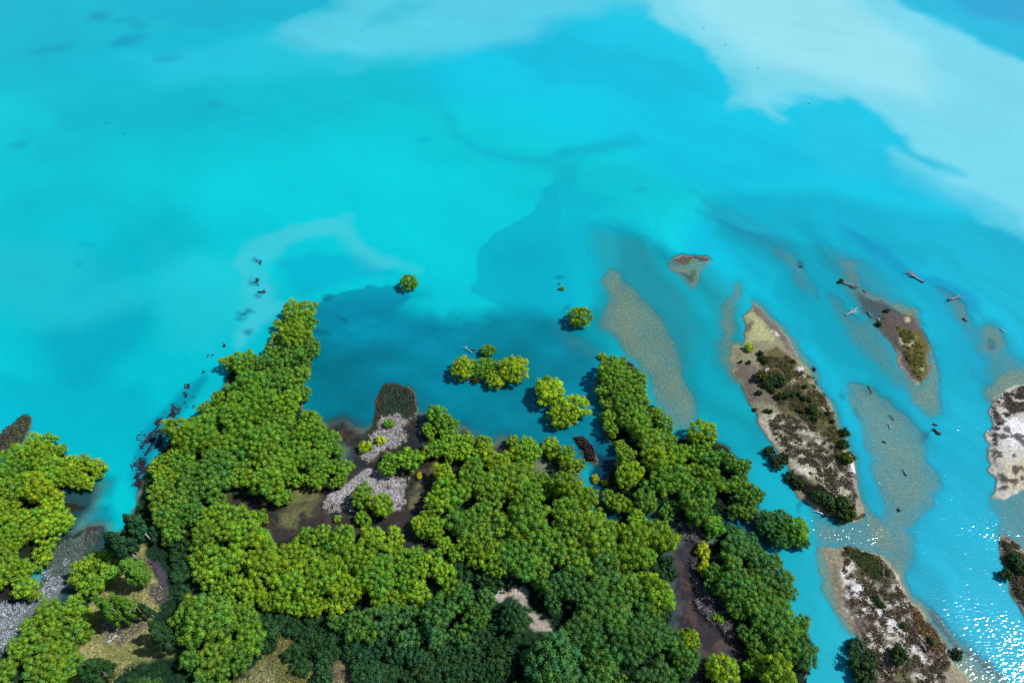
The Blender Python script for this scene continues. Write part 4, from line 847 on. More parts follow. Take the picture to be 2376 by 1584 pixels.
# shrubs: (pixel of the middle, radius m, colour, label, group)
def shrub(px, py, R, color, label, group=None, flat=1.0):
    R *= .88; x, y = G(px, py, R * .5); z = max(ground_z(x, y), -0.1)
    me, st = rnd.choice(SHRUBS)
    t = thing('shrub', label, 'shrub', (x, y, z), rnd.uniform(0, 6.28), group)
    k = R * rnd.uniform(.92, 1.08)
    obj('stems', st, parent=t, scale=(k, k, k * flat)); c = obj('foliage', me, parent=t, scale=(k, k, k * flat)); c.color = jitter(color, .06)
    return t
DK = (0.045, 0.105, 0.032)
for (px, py, R, c, lab, g) in (
    (904, 984, 1.8, GREEN, 'round green shrub on the pale reed spit', None), (884, 1022, 1.6, YELLOW, 'ragged yellow shrub on the pale reed spit', None),
    (848, 1036, 2.1, LIME, 'lime shrub at the muddy foot of the reed spit', None), (816, 1084, 1.2, GREEN, 'small green shrub at the tip of the spit wood by mud', None),
    (973, 1105, 1.0, YELLOW, 'tiny round yellow shrub on the olive mud', None), (1382, 1111, 1.4, YELLOW, 'small yellow shrub in the dark water gap', None),
    (1402, 1120, 1.1, OLIVE, 'small olive shrub in the dark water gap', None), (1304, 669, 1.0, OLIVE, 'tiny round shrub in open water north of the lone olive willow', None),
    (1398, 827, 1.5, OLIVE, 'low olive shrub at the tip of the east wood', None),
    (1632, 1281, 2.3, YELLOW, 'bright yellow-green shrub beside the upper dead branches', None), (1634, 1320, 2.2, YELLOW, 'bright yellow-green shrub between the two dead branch beds', None),
    (1667, 1432, 1.4, OLIVE, 'small olive shrub among the lower dead branches', None), (1700, 1197, 1.6, DEEP, 'dark shrub in the flooded gap of the east wood', None),
    (784, 1204, 1.0, OLIVE, 'pale little shrub on the dark marsh mud', None), (97, 1186, 1.8, OLIVE, 'olive shrub in the muddy creek of the west bank', None),
    (1737, 811, 1.6, YELLOW, 'yellow shrub at the notch of the long gravel island', None),
    (1764, 879, 2.2, (0.09, 0.10, 0.02), 'wide olive shrub on the long gravel island', None), (1802, 886, 2.5, DK, 'largest dark green shrub on the long gravel island', None),
    (1781, 896, 1.7, DK, 'dark shrub beside the largest one on the long gravel island', None),
    (1964, 1066, 2.0, (.10, .16, .02), 'bright green shrub above the white gravel of the long island', None),
    (1958, 1004, 1.7, DK, 'dark shrub on the river edge of the long gravel island', None), (1955, 1034, 1.6, DK, 'dark shrub above the bright green one on the long gravel island', None),
    (1786, 1049, 1.9, (.04, .09, .03), 'dark shrub overhanging the channel on the long island', 'overhanging shrubs'), (1804, 1074, 2.1, (.04, .09, .03), 'dark shrub overhanging the channel on the long island', 'overhanging shrubs'),
    (1819, 1062, 1.5, (.05, .07, .04), 'grey-green shrub behind the overhanging ones on the long island', None),
    (1836, 1107, 1.9, DK, 'dark shrub at the notch bank of the long island', 'shrubs at the notch bank'), (1850, 1121, 1.7, (.05, .08, .02), 'olive shrub at the notch bank of the long island', None),
    (1896, 1157, 2.0, DK, 'dark shrub at the tail of the long gravel island', 'tail shrubs'), (1916, 1163, 2.1, DK, 'dark shrub at the tail of the long gravel island', 'tail shrubs'),
    (1951, 1170, 2.3, DK, 'dark shrub at the tail of the long gravel island', 'tail shrubs'), (1962, 1191, 2.8, DK, 'biggest dark shrub at the tail of the long gravel island', None), (1925, 1184, 1.5, (.06, .08, .02), 'olive shrub above the white log', None),
    (2058, 721, 0.9, DK, 'small green shrub on the dark gravel of the weedy bar', 'shrubs on the weedy bar'), (2040, 752, 1.1, DK, 'small green shrub at the water edge of the weedy bar', None),
    (1987, 1498, 2.2, (.06, .11, .05), 'grey-green shrub on the channel side of the speckled island', None), (1995, 1545, 3.0, DK, 'tall dark shrub on the channel side of the speckled island', None), (2003, 1572, 2.7, DK, 'dark shrub below the tall one on the speckled island', None),
    (2019, 1520, 1.2, DK, 'small dark shrub beside the tall one on the speckled island', None), (2083, 1524, 2.2, DK, 'round dark shrub beside the white gravel of the speckled island', None), (2219, 1517, 1.2, (.05, .1, .03), 'small green shrub at the shoal edge of the speckled island', None), (2158, 1488, 0.9, (.08, .14, .03), 'light green shrub among the rusty heath of the speckled island', None),
    (2030, 1390, 1.0, DK, 'small dark shrub in the middle of the speckled island', 'small shrubs in the middle of the speckled island'), (2041, 1404, 1.0, DK, 'small dark shrub in the middle of the speckled island', 'small shrubs in the middle of the speckled island'), (2090, 1452, .7, DK, 'tiny green shrub in the white gravel of the speckled island', None),
    (2332, 1335, 1.6, DK, 'dark shrub leaning over the river on the narrow eastern bar', None), (2350, 1300, 1.5, DK, 'dark shrub inland on the narrow eastern bar', None),
    (2365, 1322, 1.7, DK, 'large dark shrub on the narrow eastern bar', None)):
    shrub(px, py, R, c, lab, g, rnd.uniform(.8, 1.05))
for (px, py, R) in ((1760, 915, .9), (1751, 950, .7), (1777, 956, .7), (1787, 958, .7), (1736, 845, .8), (1806, 924, 1.3), (1821, 922, 1.3), (1835, 918, 1.1), (1852, 918, .8), (1861, 928, .9), (1876, 932, .9), (1866, 901, .8), (1880, 955, 1.4), (1858, 958, .8), (1849, 955, .7), (1888, 974, 1.0), (1891, 968, .8), (1890, 856, .6), (1718, 842, .6), (1790, 910, 1.0), (1768, 836, 1.2), (1762, 824, 1.1), (1774, 843, 1.1), (1838, 842, .7), (1920, 962, .9), (1930, 980, .8)):
    shrub(px, py, R, rnd.choice((DK, (.05, .10, .025), (.08, .10, .02))), 'small scattered shrub on the head of the long gravel island', 'small shrubs on the long gravel island')

# dark scrub thicket along the bottom
SCRUB = [([(607, 1435), (735, 1430), (790, 1480), (830, 1520), (900, 1600), (870, 1640), (820, 1560), (787, 1515), (760, 1545), (740, 1600), (735, 1560), (690, 1543), (675, 1518), (692, 1485), (685, 1464), (640, 1475), (615, 1500)], 'between two clearings'),
         ([(800, 1480), (900, 1495), (1060, 1500), (1120, 1470), (1165, 1430), (1180, 1480), (1190, 1520), (1180, 1640), (900, 1640), (840, 1530)], 'below the wood'),
         ([(412, 1262), (440, 1268), (436, 1345), (428, 1395), (420, 1340), (395, 1272)], 'around the loop'),
         ([(1490, 1290), (1557, 1285), (1552, 1340), (1500, 1335)], 'on the dome flank'),
         ([(990, 1290), (1100, 1330), (1170, 1360), (1120, 1350), (1020, 1310)], 'under the dome')]
for poly, where in SCRUB:
    P = GP(poly, 1.2); x0, y0 = P.min(0); x1, y1 = P.max(0); pts = []
    for _ in range(1600):
        x, y = rnd.uniform(x0, x1), rnd.uniform(max(y0, 24), y1)
        if inside(P, x, y) and all((x - a) ** 2 + (y - b) ** 2 > 2.7 ** 2 for a, b in pts): pts.append((x, y))
    for x, y in pts:
        me, st = rnd.choice(SHRUBS); k = rnd.uniform(1.7, 2.7); z = ground_z(x, y)
        lm = min(LANDMARKS, key=lambda l: math.dist(G(l[1], l[2]), (x, y)))[0]; sz = 'small' if k < 2.0 else 'big' if k > 2.45 else 'middling'
        lab = f'{sz} dark green bush in the thicket {where} near {lm[4:]}'
        t = thing('scrub_bush', lab, 'bush', (x, y, z - .1), rnd.uniform(0, 6.28), lab.replace('bush', 'bushes'))
        c = obj('foliage', me, parent=t, scale=(k, k, k * rnd.uniform(.55, .85))); c.color = jitter((0.032, 0.105, 0.036), .12)
        obj('stems', st, parent=t, scale=(k, k, k * .6))

# poplars round the clearing: (pixel of the foot, height, colour, label)
PD = (0.034, 0.125, 0.05); PG = (0.12, 0.28, 0.03)
for (px, py, hg, wd, c, lab, g) in (
    (322, 1300, 14.5, 1.15, PD, 'blue-green poplar at the bend of the reed channel', 'dark poplars at the channel bend'), (300, 1290, 12.5, 1.1, PD, 'blue-green poplar at the bend of the reed channel', 'dark poplars at the channel bend'),
    (356, 1258, 13.5, 1.2, PD, 'blue-green poplar nearest to the spit wood', None), (338, 1246, 11.5, 1.1, PD, 'short blue-green poplar on the channel shore', None),
    (343, 1356, 13.0, 1.35, PG, 'green poplar inside the dirt track loop', None),
    (283, 1436, 12.5, 1.1, PG, 'poplar with pale trunk in the row by the clearing', 'poplar row'), (302, 1444, 12.5, 1.1, PG, 'poplar with pale trunk in the row by the clearing', 'poplar row'), (318, 1428, 12.0, 1.0, PG, 'poplar with pale trunk in the row by the clearing', 'poplar row'), (330, 1440, 9.5, .9, PG, 'poplar with pale trunk in the row by the clearing', 'poplar row'), (360, 1432, 8.5, .9, (.04, .12, .04), 'dark young poplar at the end of the dirt track', None),
    (262, 1572, 11.0, 1.5, (.04, .125, .03), 'broad poplar at the south side of the clearing', 'paired poplars south of the clearing'), (240, 1580, 10.0, 1.4, (.04, .125, .03), 'broad poplar at the south side of the clearing', 'paired poplars south of the clearing'),
    (372, 1612, 10.5, 1.5, (.06, .15, .03), 'broad green poplar at the exit of the clearing', None), (338, 1600, 8.0, 1.5, (.03, .1, .035), 'dark rounded poplar at the exit of the clearing', None),
    (405, 1505, 11.0, 1.2, (.035, .11, .035), 'dark poplar on the east rim of the clearing', 'poplars on the east rim'), (392, 1480, 10.0, 1.2, (.035, .11, .035), 'dark poplar on the east rim of the clearing', 'poplars on the east rim')):
    x, y = G(px, py); me, tm = rnd.choice(POPLARS); k = hg / 12.5
    t = thing('poplar_tree', lab, 'tree', (x, y, ground_z(x, y)), rnd.uniform(0, 6.28), g)
    obj('trunk', tm, parent=t, scale=(k, k, k)); c_ = obj('crown', me, parent=t, scale=(k * wd * .82, k * wd * .82, k)); c_.color = jitter(c, .06)

# ------------------------------------------------------------------ reeds, weeds, heath: too many to count
def scatter(poly, n, edge=0.0, seed=1, rag=2.0):
    r = np.random.default_rng(seed); P = GP(poly); x0, y0 = P.min(0); x1, y1 = P.max(0)
    x = r.uniform(x0, x1, n * 4); y = r.uniform(y0, y1, n * 4)
    d = sdist(P, x + (fbm(x, y, 5, 4, 3) - .5) * rag, y + (fbm(x, y, 5, 4, 5) - .5) * rag, 5)
    m = d > edge; x, y = x[m][:n], y[m][:n]
    return x, y, r
ZG = Zb.reshape(SHP)
def gz(x, y):
    i = np.clip(np.searchsorted(ys, y), 1, nr - 1); u = x / np.clip(98 + 0.56 * y, 100, 520); j = np.clip(np.searchsorted(us, u), 1, nc - 1)
    return ZG[i, j]
def reeds(label, poly, n, cols, h=(0.5, 1.1), w=0.10, lean=0.45, seed=1, pale=None, name='reeds', gap=0.0):
    """Thin blades; pale = (polygon, colours) marks where the bed is dry and bleached."""
    x, y, r = scatter(poly, n, 0.0, seed, 6.0); k = fbm(x, y, 1.6, 3, seed + 70) > gap; x, y = x[k], y[k]; n = len(x)
    if n == 0: return
    z = np.maximum(gz(x, y), -0.15); a = r.uniform(0, 2 * np.pi, n); hh = r.uniform(*h, n); ww = w * r.uniform(.6, 1.5, n)
    ta = 2.2 + r.normal(0, .7, n); ln = np.abs(r.normal(lean * .5, lean * .5, n)) * hh
    b = np.stack([x, y, z - .05], 1); u = np.stack([np.cos(a), np.sin(a), 0 * a], 1) * ww[:, None]
    tip = b + np.stack([np.cos(ta) * ln, np.sin(ta) * ln, hh], 1)
    V = np.stack([b - u, b + u, tip + u * .6, tip - u * .6], 1).reshape(-1, 3); F = np.arange(4 * n).reshape(n, 4)
    ci = np.array(cols)[r.integers(0, len(cols), n)]
    if pale is not None:
        d = sdist(GP(pale[0]), x, y, 20) + (fbm(x, y, 2.5, 3, 7) - .5) * 9
        m = d > 0; ci[m] = np.array(pale[1])[r.integers(0, len(pale[1]), m.sum())]
    ci = np.minimum(ci * 1.4 * r.uniform(.7, 1.3, (n, 1)), .85)
    o = obj(name, mesh_np(name, V, F, np.repeat(ci, 4, 0)), M_TUFT); return tag(o, label, name.replace('_', ' '), kind='stuff')
GR = [A(52, 76, 60), A(70, 88, 66), A(44, 62, 54)]; PALE = [A(196, 190, 200), A(164, 160, 172), A(214, 208, 206), A(120, 124, 112), A(96, 110, 84)]
reeds('reed bed on the rounded spit, dark green head and bleached foot', REED_SPIT, 12000, GR, h=(.1, .4), w=.07, lean=1.8, gap=.3, pale=([(890, 965), (930, 960), (960, 985), (940, 1030), (860, 1085), (820, 1070), (855, 1020)], PALE), seed=2)
reeds('bleached lilac-grey reed bed round the willow clump in the marsh', REED_MARSH, 9000, PALE, h=(.08, .3), w=.07, lean=2.2, seed=3, gap=.38)
reeds('grey-blue reed bed filling the western channel', REED_WEST, 15000, [A(84, 104, 98), A(70, 92, 80), A(110, 124, 120), A(58, 78, 66)], h=(.1, .35), w=.07, lean=1.8, seed=4, gap=.3, pale=([(-150, 1395), (60, 1385), (110, 1330), (165, 1320), (165, 1365), (90, 1425), (40, 1480), (-150, 1700)], [A(150, 160, 176), A(110, 124, 136), A(196, 200, 212), A(84, 104, 100)]))
reeds('dark olive reed spit beyond the western bank', REED_TIP, 6000, [A(66, 74, 56), A(84, 90, 66), A(52, 60, 52), A(120, 120, 108)], h=(.25, .6), lean=.7, seed=5)
reeds('dark brown oval reed bed beside the row of lime willows', REED_OVAL, 3000, [A(66, 56, 58), A(96, 86, 84), A(48, 42, 46), A(140, 128, 122)], seed=6)
# brown fringe of the reed spit
reeds('brown reed fringe along the edge of the rounded spit', [(896, 885), (920, 884), (958, 900), (968, 930), (972, 955), (955, 985), (935, 1000), (945, 960), (955, 925), (940, 908), (910, 898), (890, 925), (880, 965), (868, 1005), (845, 1030), (838, 1020), (862, 985), (868, 945), (880, 910)], 2200, [A(80, 64, 54), A(60, 50, 48), A(100, 82, 62)], h=(.15, .4), lean=.9, seed=7)
# pale dead branches on the eastern marsh
def sticks(label, poly, n, seed):
    x, y, r = scatter(poly, n, 0.0, seed); n = len(x)
    k = fbm(x, y, 4, 3, 12) > .44; x, y = x[k], y[k]; n = len(x)
    a = r.uniform(0, 6.28, n); L = r.uniform(.5, 2.0, n); z = np.maximum(gz(x, y), 0) + r.uniform(.02, .5, n); w = r.uniform(.03, .075, n)
    d = np.stack([np.cos(a) * L, np.sin(a) * L, r.uniform(-.1, .5, n) * L], 1); s = np.stack([-np.sin(a), np.cos(a), 0 * a], 1) * w[:, None]; up = np.array((0, 0, 1.)) * w[:, None]
    b = np.stack([x, y, z], 1); V = np.stack([b - s, b + s, b + up * 1.6, b + d], 1).reshape(-1, 3)
    q = np.arange(n)[:, None] * 4; F = np.concatenate([q + np.array([0, 1, 3]), q + np.array([1, 2, 3]), q + np.array([2, 0, 3])])
    cols = np.array([A(200, 204, 214), A(150, 154, 166), A(110, 112, 120), A(160, 120, 110), A(74, 84, 84)]); c = cols[r.integers(0, 5, n)] * r.uniform(.8, 1.15, (n, 1))
    o = obj('dead_branches', mesh_np('dead_branches', V, F, np.repeat(c, 4, 0)), M_TUFT); tag(o, label, 'branches', kind='stuff')
sticks('bleached tangle of dead branches at the head of the dark marsh', [(1572, 1212), (1610, 1215), (1640, 1235), (1630, 1275), (1612, 1285), (1625, 1330), (1605, 1320), (1590, 1270), (1575, 1240)], 2200, 21)
sticks('bleached tangle of dead branches in the middle of the dark marsh', [(1600, 1345), (1625, 1340), (1645, 1370), (1672, 1395), (1690, 1440), (1706, 1465), (1690, 1480), (1660, 1455), (1630, 1425), (1612, 1395)], 2600, 22)
# floating weed: dark leafy mats on the water
def mats(label, spots, per, cols, seed, name='water_weed', zz=0.03):
    r = np.random.default_rng(seed); B, S = [], []
    for (px, py, rad) in spots:
        x, y = G(px, py); m = mpp(px, py) * rad
        k = int(per * m * m) + 8
        t = r.uniform(0, 6.28, k); q = m * np.sqrt(r.uniform(0, 1, k)); X_ = x + q * np.cos(t); Y_ = y + q * np.sin(t) * 1.3
        kk = fbm(X_, Y_, 2.2, 3, seed) > 0.47; X_, Y_ = X_[kk], Y_[kk]
        B.append(np.stack([X_, Y_, np.full(len(X_), zz) + r.uniform(0, .05, len(X_))], 1))
    B = np.concatenate(B); n = len(B); a = r.uniform(0, 6.28, n); s = r.uniform(.08, .26, n)[:, None]
    u = np.stack([np.cos(a), np.sin(a), r.normal(0, .1, n)], 1) * s; v = np.stack([-np.sin(a), np.cos(a), r.normal(0, .1, n)], 1) * s * .7
    V = np.stack([B - u, B - v, B + u, B + v], 1).reshape(-1, 3); c = np.array(cols)[r.integers(0, len(cols), n)] * r.uniform(.7, 1.3, (n, 1))
    o = obj(name, mesh_np(name, V, np.arange(4 * n).reshape(n, 4), np.repeat(c, 4, 0)), M_TUFT); tag(o, label, name.replace('_', ' '), kind='stuff')
rs = random.Random(3); spots = []
path = [(600, 607, 4), (597, 653, 4), (606, 680, 4), (565, 724, 5), (553, 733, 3), (573, 770, 3), (520, 800, 3), (486, 828, 4), (483, 834, 3), (458, 866, 3), (471, 862, 3), (436, 895, 5), (432, 917, 5), (440, 935, 8), (408, 948, 8), (400, 962, 7), (380, 975, 10), (376, 985, 12), (392, 965, 8), (372, 1000, 8), (350, 1015, 9), (345, 1030, 13), (342, 1042, 12), (366, 1025, 13), (372, 1035, 10), (335, 1055, 8), (330, 1072, 11), (332, 1090, 13), (327, 1103, 12), (325, 1118, 13), (322, 1132, 11), (340, 1095, 9), (345, 1125, 8), (333, 1080, 10)]
for (a, b, r_) in path:
    for _ in range(8): spots.append((a + rs.gauss(0, r_ * .8), b + rs.gauss(0, r_ * .7), r_ * rs.uniform(.5, .9)))
mats('dark purple water weed strung along the spit wood shore', spots, 30, [A(46, 34, 58), A(58, 40, 54), A(34, 30, 50), A(30, 46, 60)], 31)
mats('brown weed fringe beside the western reed bed', [(235, 1237, 11), (222, 1232, 7), (238, 1262, 9), (228, 1275, 10), (215, 1285, 8)], 22, [A(60, 50, 54), A(44, 40, 48), A(74, 62, 60)], 33)
# low heath on the gravel islands
def heath(label, poly, n, cols, seed, thr=0.45, sc=2.6, size=(.10, .24), name='heath', off=()):
    x, y, r = scatter(poly, n, 0.3, seed); k = sstep(thr - .10, thr + .12, fbm(x, y, sc, 3, seed)) * .9 > r.uniform(0, 1, len(x))
    for p in off: k &= sdist(GP(p), x, y, 3) < -.3
    x, y = x[k], y[k]; n = len(x); z = gz(x, y)
    q = 5; nn = n * q
    bx = np.repeat(x, q) + r.normal(0, .24, nn); by = np.repeat(y, q) + r.normal(0, .24, nn); bz = np.repeat(z, q) + r.uniform(.02, .32, nn)
    B = np.stack([bx, by, bz], 1); nrm = r.normal(size=(nn, 3)); nrm[:, 2] = np.abs(nrm[:, 2]) + .5; nrm /= np.linalg.norm(nrm, axis=1, keepdims=True)
    u = np.cross(nrm, r.normal(size=(nn, 3))); u /= np.linalg.norm(u, axis=1, keepdims=True); v = np.cross(nrm, u); s = r.uniform(*size, (nn, 1))
    V = np.stack([B - u * s, B - v * s * .7, B + u * s, B + v * s * .7], 1).reshape(-1, 3)
    c = np.repeat(np.array(cols)[r.integers(0, len(cols), n)], q, 0) * r.uniform(.7, 1.3, (nn, 1))
    o = obj(name, mesh_np(name, V, np.arange(4 * nn).reshape(nn, 4), np.repeat(c, 4, 0)), M_TUFT); tag(o, label, name, kind='stuff')
HC = [A(84, 72, 66), A(104, 88, 78), A(78, 82, 54), A(96, 104, 60), A(122, 98, 78)]
heath('brown and olive heath speckling the large southern gravel island', HEATH_C, 8000, HC, 41, .50, 1.2)
heath('rust orange heath on the east rim of the speckled island', [(2105, 1395), (2150, 1440), (2195, 1495), (2190, 1525), (2150, 1510), (2120, 1450)], 2200, [A(140, 110, 70), A(112, 88, 66), A(160, 132, 88), A(92, 76, 66)], 42, .52, 1.2)
heath('green heath on the north rim of the speckled island', [(1950, 1268), (2015, 1282), (2060, 1330), (2092, 1380), (2060, 1370), (2000, 1320)], 2200, [A(72, 90, 46), A(90, 110, 54), A(56, 66, 40)], 43, .5)
heath('dark heath over the tail of the long gravel island', [(1775, 965), (1830, 965), (1890, 990), (1950, 1040), (1985, 1110), (1990, 1190), (1930, 1150), (1870, 1095), (1810, 1045)], 4500, [A(90, 86, 70), A(78, 78, 58), A(110, 102, 82)], 44, .51, 1.3)
heath('olive and brown heath in the middle of the long gravel island', [(1765, 830), (1830, 830), (1890, 870), (1930, 940), (1955, 1020), (1960, 1055), (1910, 1020), (1860, 975), (1800, 940), (1775, 890)], 6500, [A(104, 106, 62), A(86, 86, 58), A(124, 120, 68), A(80, 70, 60)], 45, .49, 1.5)
heath('dark scrubby heath along the notch bank of the long island', [(1828, 1105), (1850, 1102), (1900, 1128), (1942, 1162), (1925, 1178), (1880, 1152), (1840, 1132)], 2200, [A(52, 52, 42), A(66, 62, 46), A(44, 50, 34)], 46, .36)
heath('olive weed on the dark gravel bar', [(2078, 760), (2110, 768), (2138, 805), (2147, 850), (2135, 888), (2112, 855), (2090, 800)], 3000, [A(122, 120, 56), A(102, 98, 56), A(140, 136, 76)], 47, .5, 1.2)
heath('brown heath on the north rim of the white gravel island', [(2300, 925), (2376, 895), (2420, 905), (2420, 960), (2376, 965), (2330, 972), (2318, 1000), (2306, 1060), (2302, 1000)], 3000, [A(110, 96, 84), A(88, 78, 72), A(130, 114, 94)], 48, .5, 1.2)
heath('olive brown heath on the narrow eastern bar', [(2323, 1252), (2347, 1254), (2400, 1300), (2430, 1400), (2376, 1418), (2357, 1388), (2337, 1338)], 2500, [A(96, 96, 62), A(112, 104, 74), A(80, 74, 62)], 49, .48, 1.3)
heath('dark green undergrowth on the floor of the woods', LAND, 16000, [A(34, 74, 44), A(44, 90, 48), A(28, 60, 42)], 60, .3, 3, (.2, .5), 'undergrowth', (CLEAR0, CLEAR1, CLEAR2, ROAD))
heath('dark green undergrowth on the floor of the east wood', LAND_EAST, 4000, [A(34, 74, 44), A(44, 90, 48), A(28, 60, 42)], 61, .3, 3, (.2, .5), 'undergrowth')
# tussock grass in the clearings
def grass_tufts(label, poly, n, cols, seed): reeds(label, poly, n, cols, h=(.15, .45), w=.07, lean=.9, seed=seed, name='grass')
grass_tufts('dry yellow and green grass of the western clearing', [(230, 1350), (310, 1270), (350, 1330), (385, 1380), (345, 1440), (400, 1505), (330, 1545), (250, 1600), (150, 1600), (180, 1480), (215, 1440)], 9000, [A(150, 150, 92), A(176, 168, 118), A(104, 122, 66), A(130, 138, 80)], 51)
grass_tufts('rank brown and yellow grass of the southern clearing', CLEAR1, 9000, [A(120, 112, 78), A(160, 160, 82), A(96, 92, 66), A(128, 142, 72)], 52)
grass_tufts('dry brown grass of the small clearing beside the thicket', CLEAR2, 3500, [A(130, 120, 94), A(160, 150, 112), A(100, 92, 74)], 53)

# ------------------------------------------------------------------ driftwood and snags
def log(label, p0, p1, rad, mat, branches=0, fan=0.0, roots=True, z=0.15, group=None, name='driftwood_log', blen=0.55, leaves=None):
    """A fallen trunk from pixel p0 (root end) to p1 (tip)."""
    rad *= .74; a = Vector((*G(*p0), 0)); b = Vector((*G(*p1), 0)); L = (b - a).length; ang = math.atan2(b.y - a.y, b.x - a.x)
    gzv = max(ground_z(a.x, a.y), ground_z(b.x, b.y), 0.0)
    t = thing(name, label, 'log', (a.x, a.y, gzv), ang, group)
    V, F = [], []; bend = rnd.uniform(-.05, .05) * L
    tube(V, F, [(0, 0, z), (L * .35, bend, z + .05), (L * .7, bend * .6, z + .08), (L, 0, z + .1)], [rad, rad * .85, rad * .55, rad * .18], 8)
    obj('trunk', mesh_py('log_trunk', V, F), mat, t)
    for i in range(branches):
        f = rnd.uniform(.3, .92); s = rnd.choice((-1, 1)); g = rnd.uniform(.2, .6) + fan
        l = L * blen * (1 - f * .55) * rnd.uniform(.7, 1.2); V, F = [], []
        x0, y0 = L * f, bend * .5
        tube(V, F, [(x0, y0, z + .05), (x0 + l * .5 * math.cos(g), y0 + s * l * .5 * math.sin(g), z + .35 * rnd.uniform(.3, 1.4)), (x0 + l * math.cos(g * .8), y0 + s * l * math.sin(g), z + .5 * rnd.uniform(0, 1.6))],
             [rad * .42, rad * .26, rad * .08], 5)
        obj('branch', mesh_py('log_branch', V, F), mat, t)
    if roots:
        V, F = [], []
        for k in range(7):
            q = k * .9; tube(V, F, [(0.15, 0, z), (-rad * 1.2, math.cos(q) * rad * 1.7, z + math.sin(q) * rad * 1.7)], [rad * .6, rad * .16], 5)
        obj('roots', mesh_py('log_roots', V, F), M_SNAG if mat is M_DRIFT else mat, t)
    if leaves: 
        me, st = SHRUBS[0]; c = obj('foliage', me, parent=t, loc=(L * leaves[0], 0, z)); c.scale = (leaves[1],) * 3; c.color = (*leaves[2], 1)
    return t
log('grey branchy driftwood trunk with a green tuft at its root end', (1948, 655), (1990, 668), .42, M_DRIFT, 12, .0, True, .3, leaves=(.04, .75, (.06, .08, .015)))
log('white dead tree with fanned bare branches stranded in shallow water', (1963, 731), (1986, 722), .26, M_WHITE, 9, .1, True, .25, blen=.8)
log('big grey driftwood crown with a mass of branches in the outer channel', (2140, 655), (2107, 633), .36, M_DRIFT, 22, .15, True, .3, blen=.6)
log('driftwood trunk with a dark root plate on the outer shoal', (2201, 697), (2229, 691), .4, M_DRIFT, 7, .05, True, .35, blen=.5)
log('short dark snag below the root plate log on the outer shoal', (2236, 740), (2243, 748), .38, M_SNAG, 2, .3, True, .15)
log('curved log with a white top on the eastern shoal', (2321, 764), (2333, 773), .28, M_WHITE, 2, .2, False, .15)
log('grey forked log at the edge of the weedy gravel bar', (2014, 726), (2024, 739), .36, M_DRIFT, 4, .3, True, .25)
log('stubby white log beside the shrub of the weedy gravel bar', (2037, 740), (2039, 746), .32, M_WHITE, 0, 0, False, .25)
log('thin grey log lying on the weedy gravel bar', (2039, 731), (2046, 735), .18, M_DRIFT, 1, .2, False, .15)
log('dark thin log lying inland on the weedy gravel bar', (2046, 737), (2053, 742), .16, M_SNAG, 0, .2, False, .15)
log('brown log on the dark shoal north of the weedy bar', (2003, 674), (2011, 681), .26, M_BROWN, 1, .2, False, .1)
log('short brown log in the middle of the dark shoal', (2010, 694), (2015, 693), .2, M_BROWN, 1, .2, False, .1); log('second brown log in the middle of the dark shoal', (2018, 697), (2025, 699), .22, M_BROWN, 1, .2, False, .1)
log('small brown snag on the dark shoal towards the channel', (2044, 698), (2049, 695), .18, M_BROWN, 1, .3, False, .1)
log('brown log at the head of the tan middle shoal', (2014, 895), (2022, 915), .28, M_BROWN, 3, .2, False, .12)
log('forked brown branch on the tan middle shoal', (2074, 975), (2064, 963), .2, M_BROWN, 4, .3, False, .12)
log('white forked branch on the tan middle shoal', (2065, 994), (2061, 981), .2, M_WHITE, 3, .1, False, .14)
log('dark log with a pale side on the tan middle shoal', (2048, 1023), (2058, 1031), .26, M_SNAG, 1, .2, False, .15)
log('grey log pointing upstream at the tail of the middle shoal', (2102, 1102), (2094, 1086), .26, M_DRIFT, 2, .1, True, .15)
log('dark stump with foaming water behind it', (2086, 1184), (2083, 1178), .36, M_SNAG, 2, .5, True, .15)
log('dark snag in the fast channel beside the middle shoal', (2167, 985), (2175, 988), .34, M_SNAG, 3, .4, True, .15); log('largest dark snag in the fast channel beside the middle shoal', (2167, 998), (2184, 1010), .5, M_SNAG, 6, .5, True, .2)
log('white log at the tail bank of the long gravel island', (1909, 1193), (1888, 1186), .34, M_WHITE, 1, .2, True, .2)
log('dark root stump at the southern tip of the long gravel island', (1998, 1199), (1986, 1206), .42, M_BROWN, 3, .5, True, .25); log('small brown stump beyond the tip of the long gravel island', (2004, 1195), (2008, 1198), .36, M_BROWN, 1, .4, True, .2)
log('bleached antler-like branch on the tail of the long gravel island', (1948, 1146), (1938, 1138), .16, M_WHITE, 7, .4, False, .15, blen=.9)
log('pale fallen trunk across the heath of the speckled island', (2143, 1512), (2127, 1485), .3, M_DRIFT, 5, .1, True, .3)
log('bleached trunk lying north of the twin willow islet', (1096, 820), (1079, 808), .16, M_WHITE, 5, .1, False, .5); log('dark wood pile between the twin islet and its small willow', (1093, 814), (1106, 812), .3, M_SNAG, 6, .4, True, .25)
log('bare forked branches reaching south from the twin willow islet', (1101, 868), (1085, 888), .15, M_WHITE, 5, .15, False, .4); log('half-leafy fallen branch south of the twin willow islet', (1114, 872), (1100, 893), .2, M_DRIFT, 6, .25, False, .4, leaves=(.75, .9, (.09, .10, .015)))
log('dark floating snag off the northern shoal', (1856, 618), (1862, 621), .34, M_SNAG, 3, .5, True, .1); log('dark twig cluster beside the tiny shrub in open water', (1296, 658), (1301, 662), .2, M_SNAG, 5, .5, False, .15)
for (px, py) in ((1633, 66), (1683, 106), (1759, 159), (1876, 241)):
    log('tiny dark snag in the pale far water', (px - rnd.uniform(1, 3), py), (px + rnd.uniform(1, 3), py + rnd.uniform(-1, 2)), .16, M_SNAG, 3, .5, False, .08, group='snags on the pale silt')
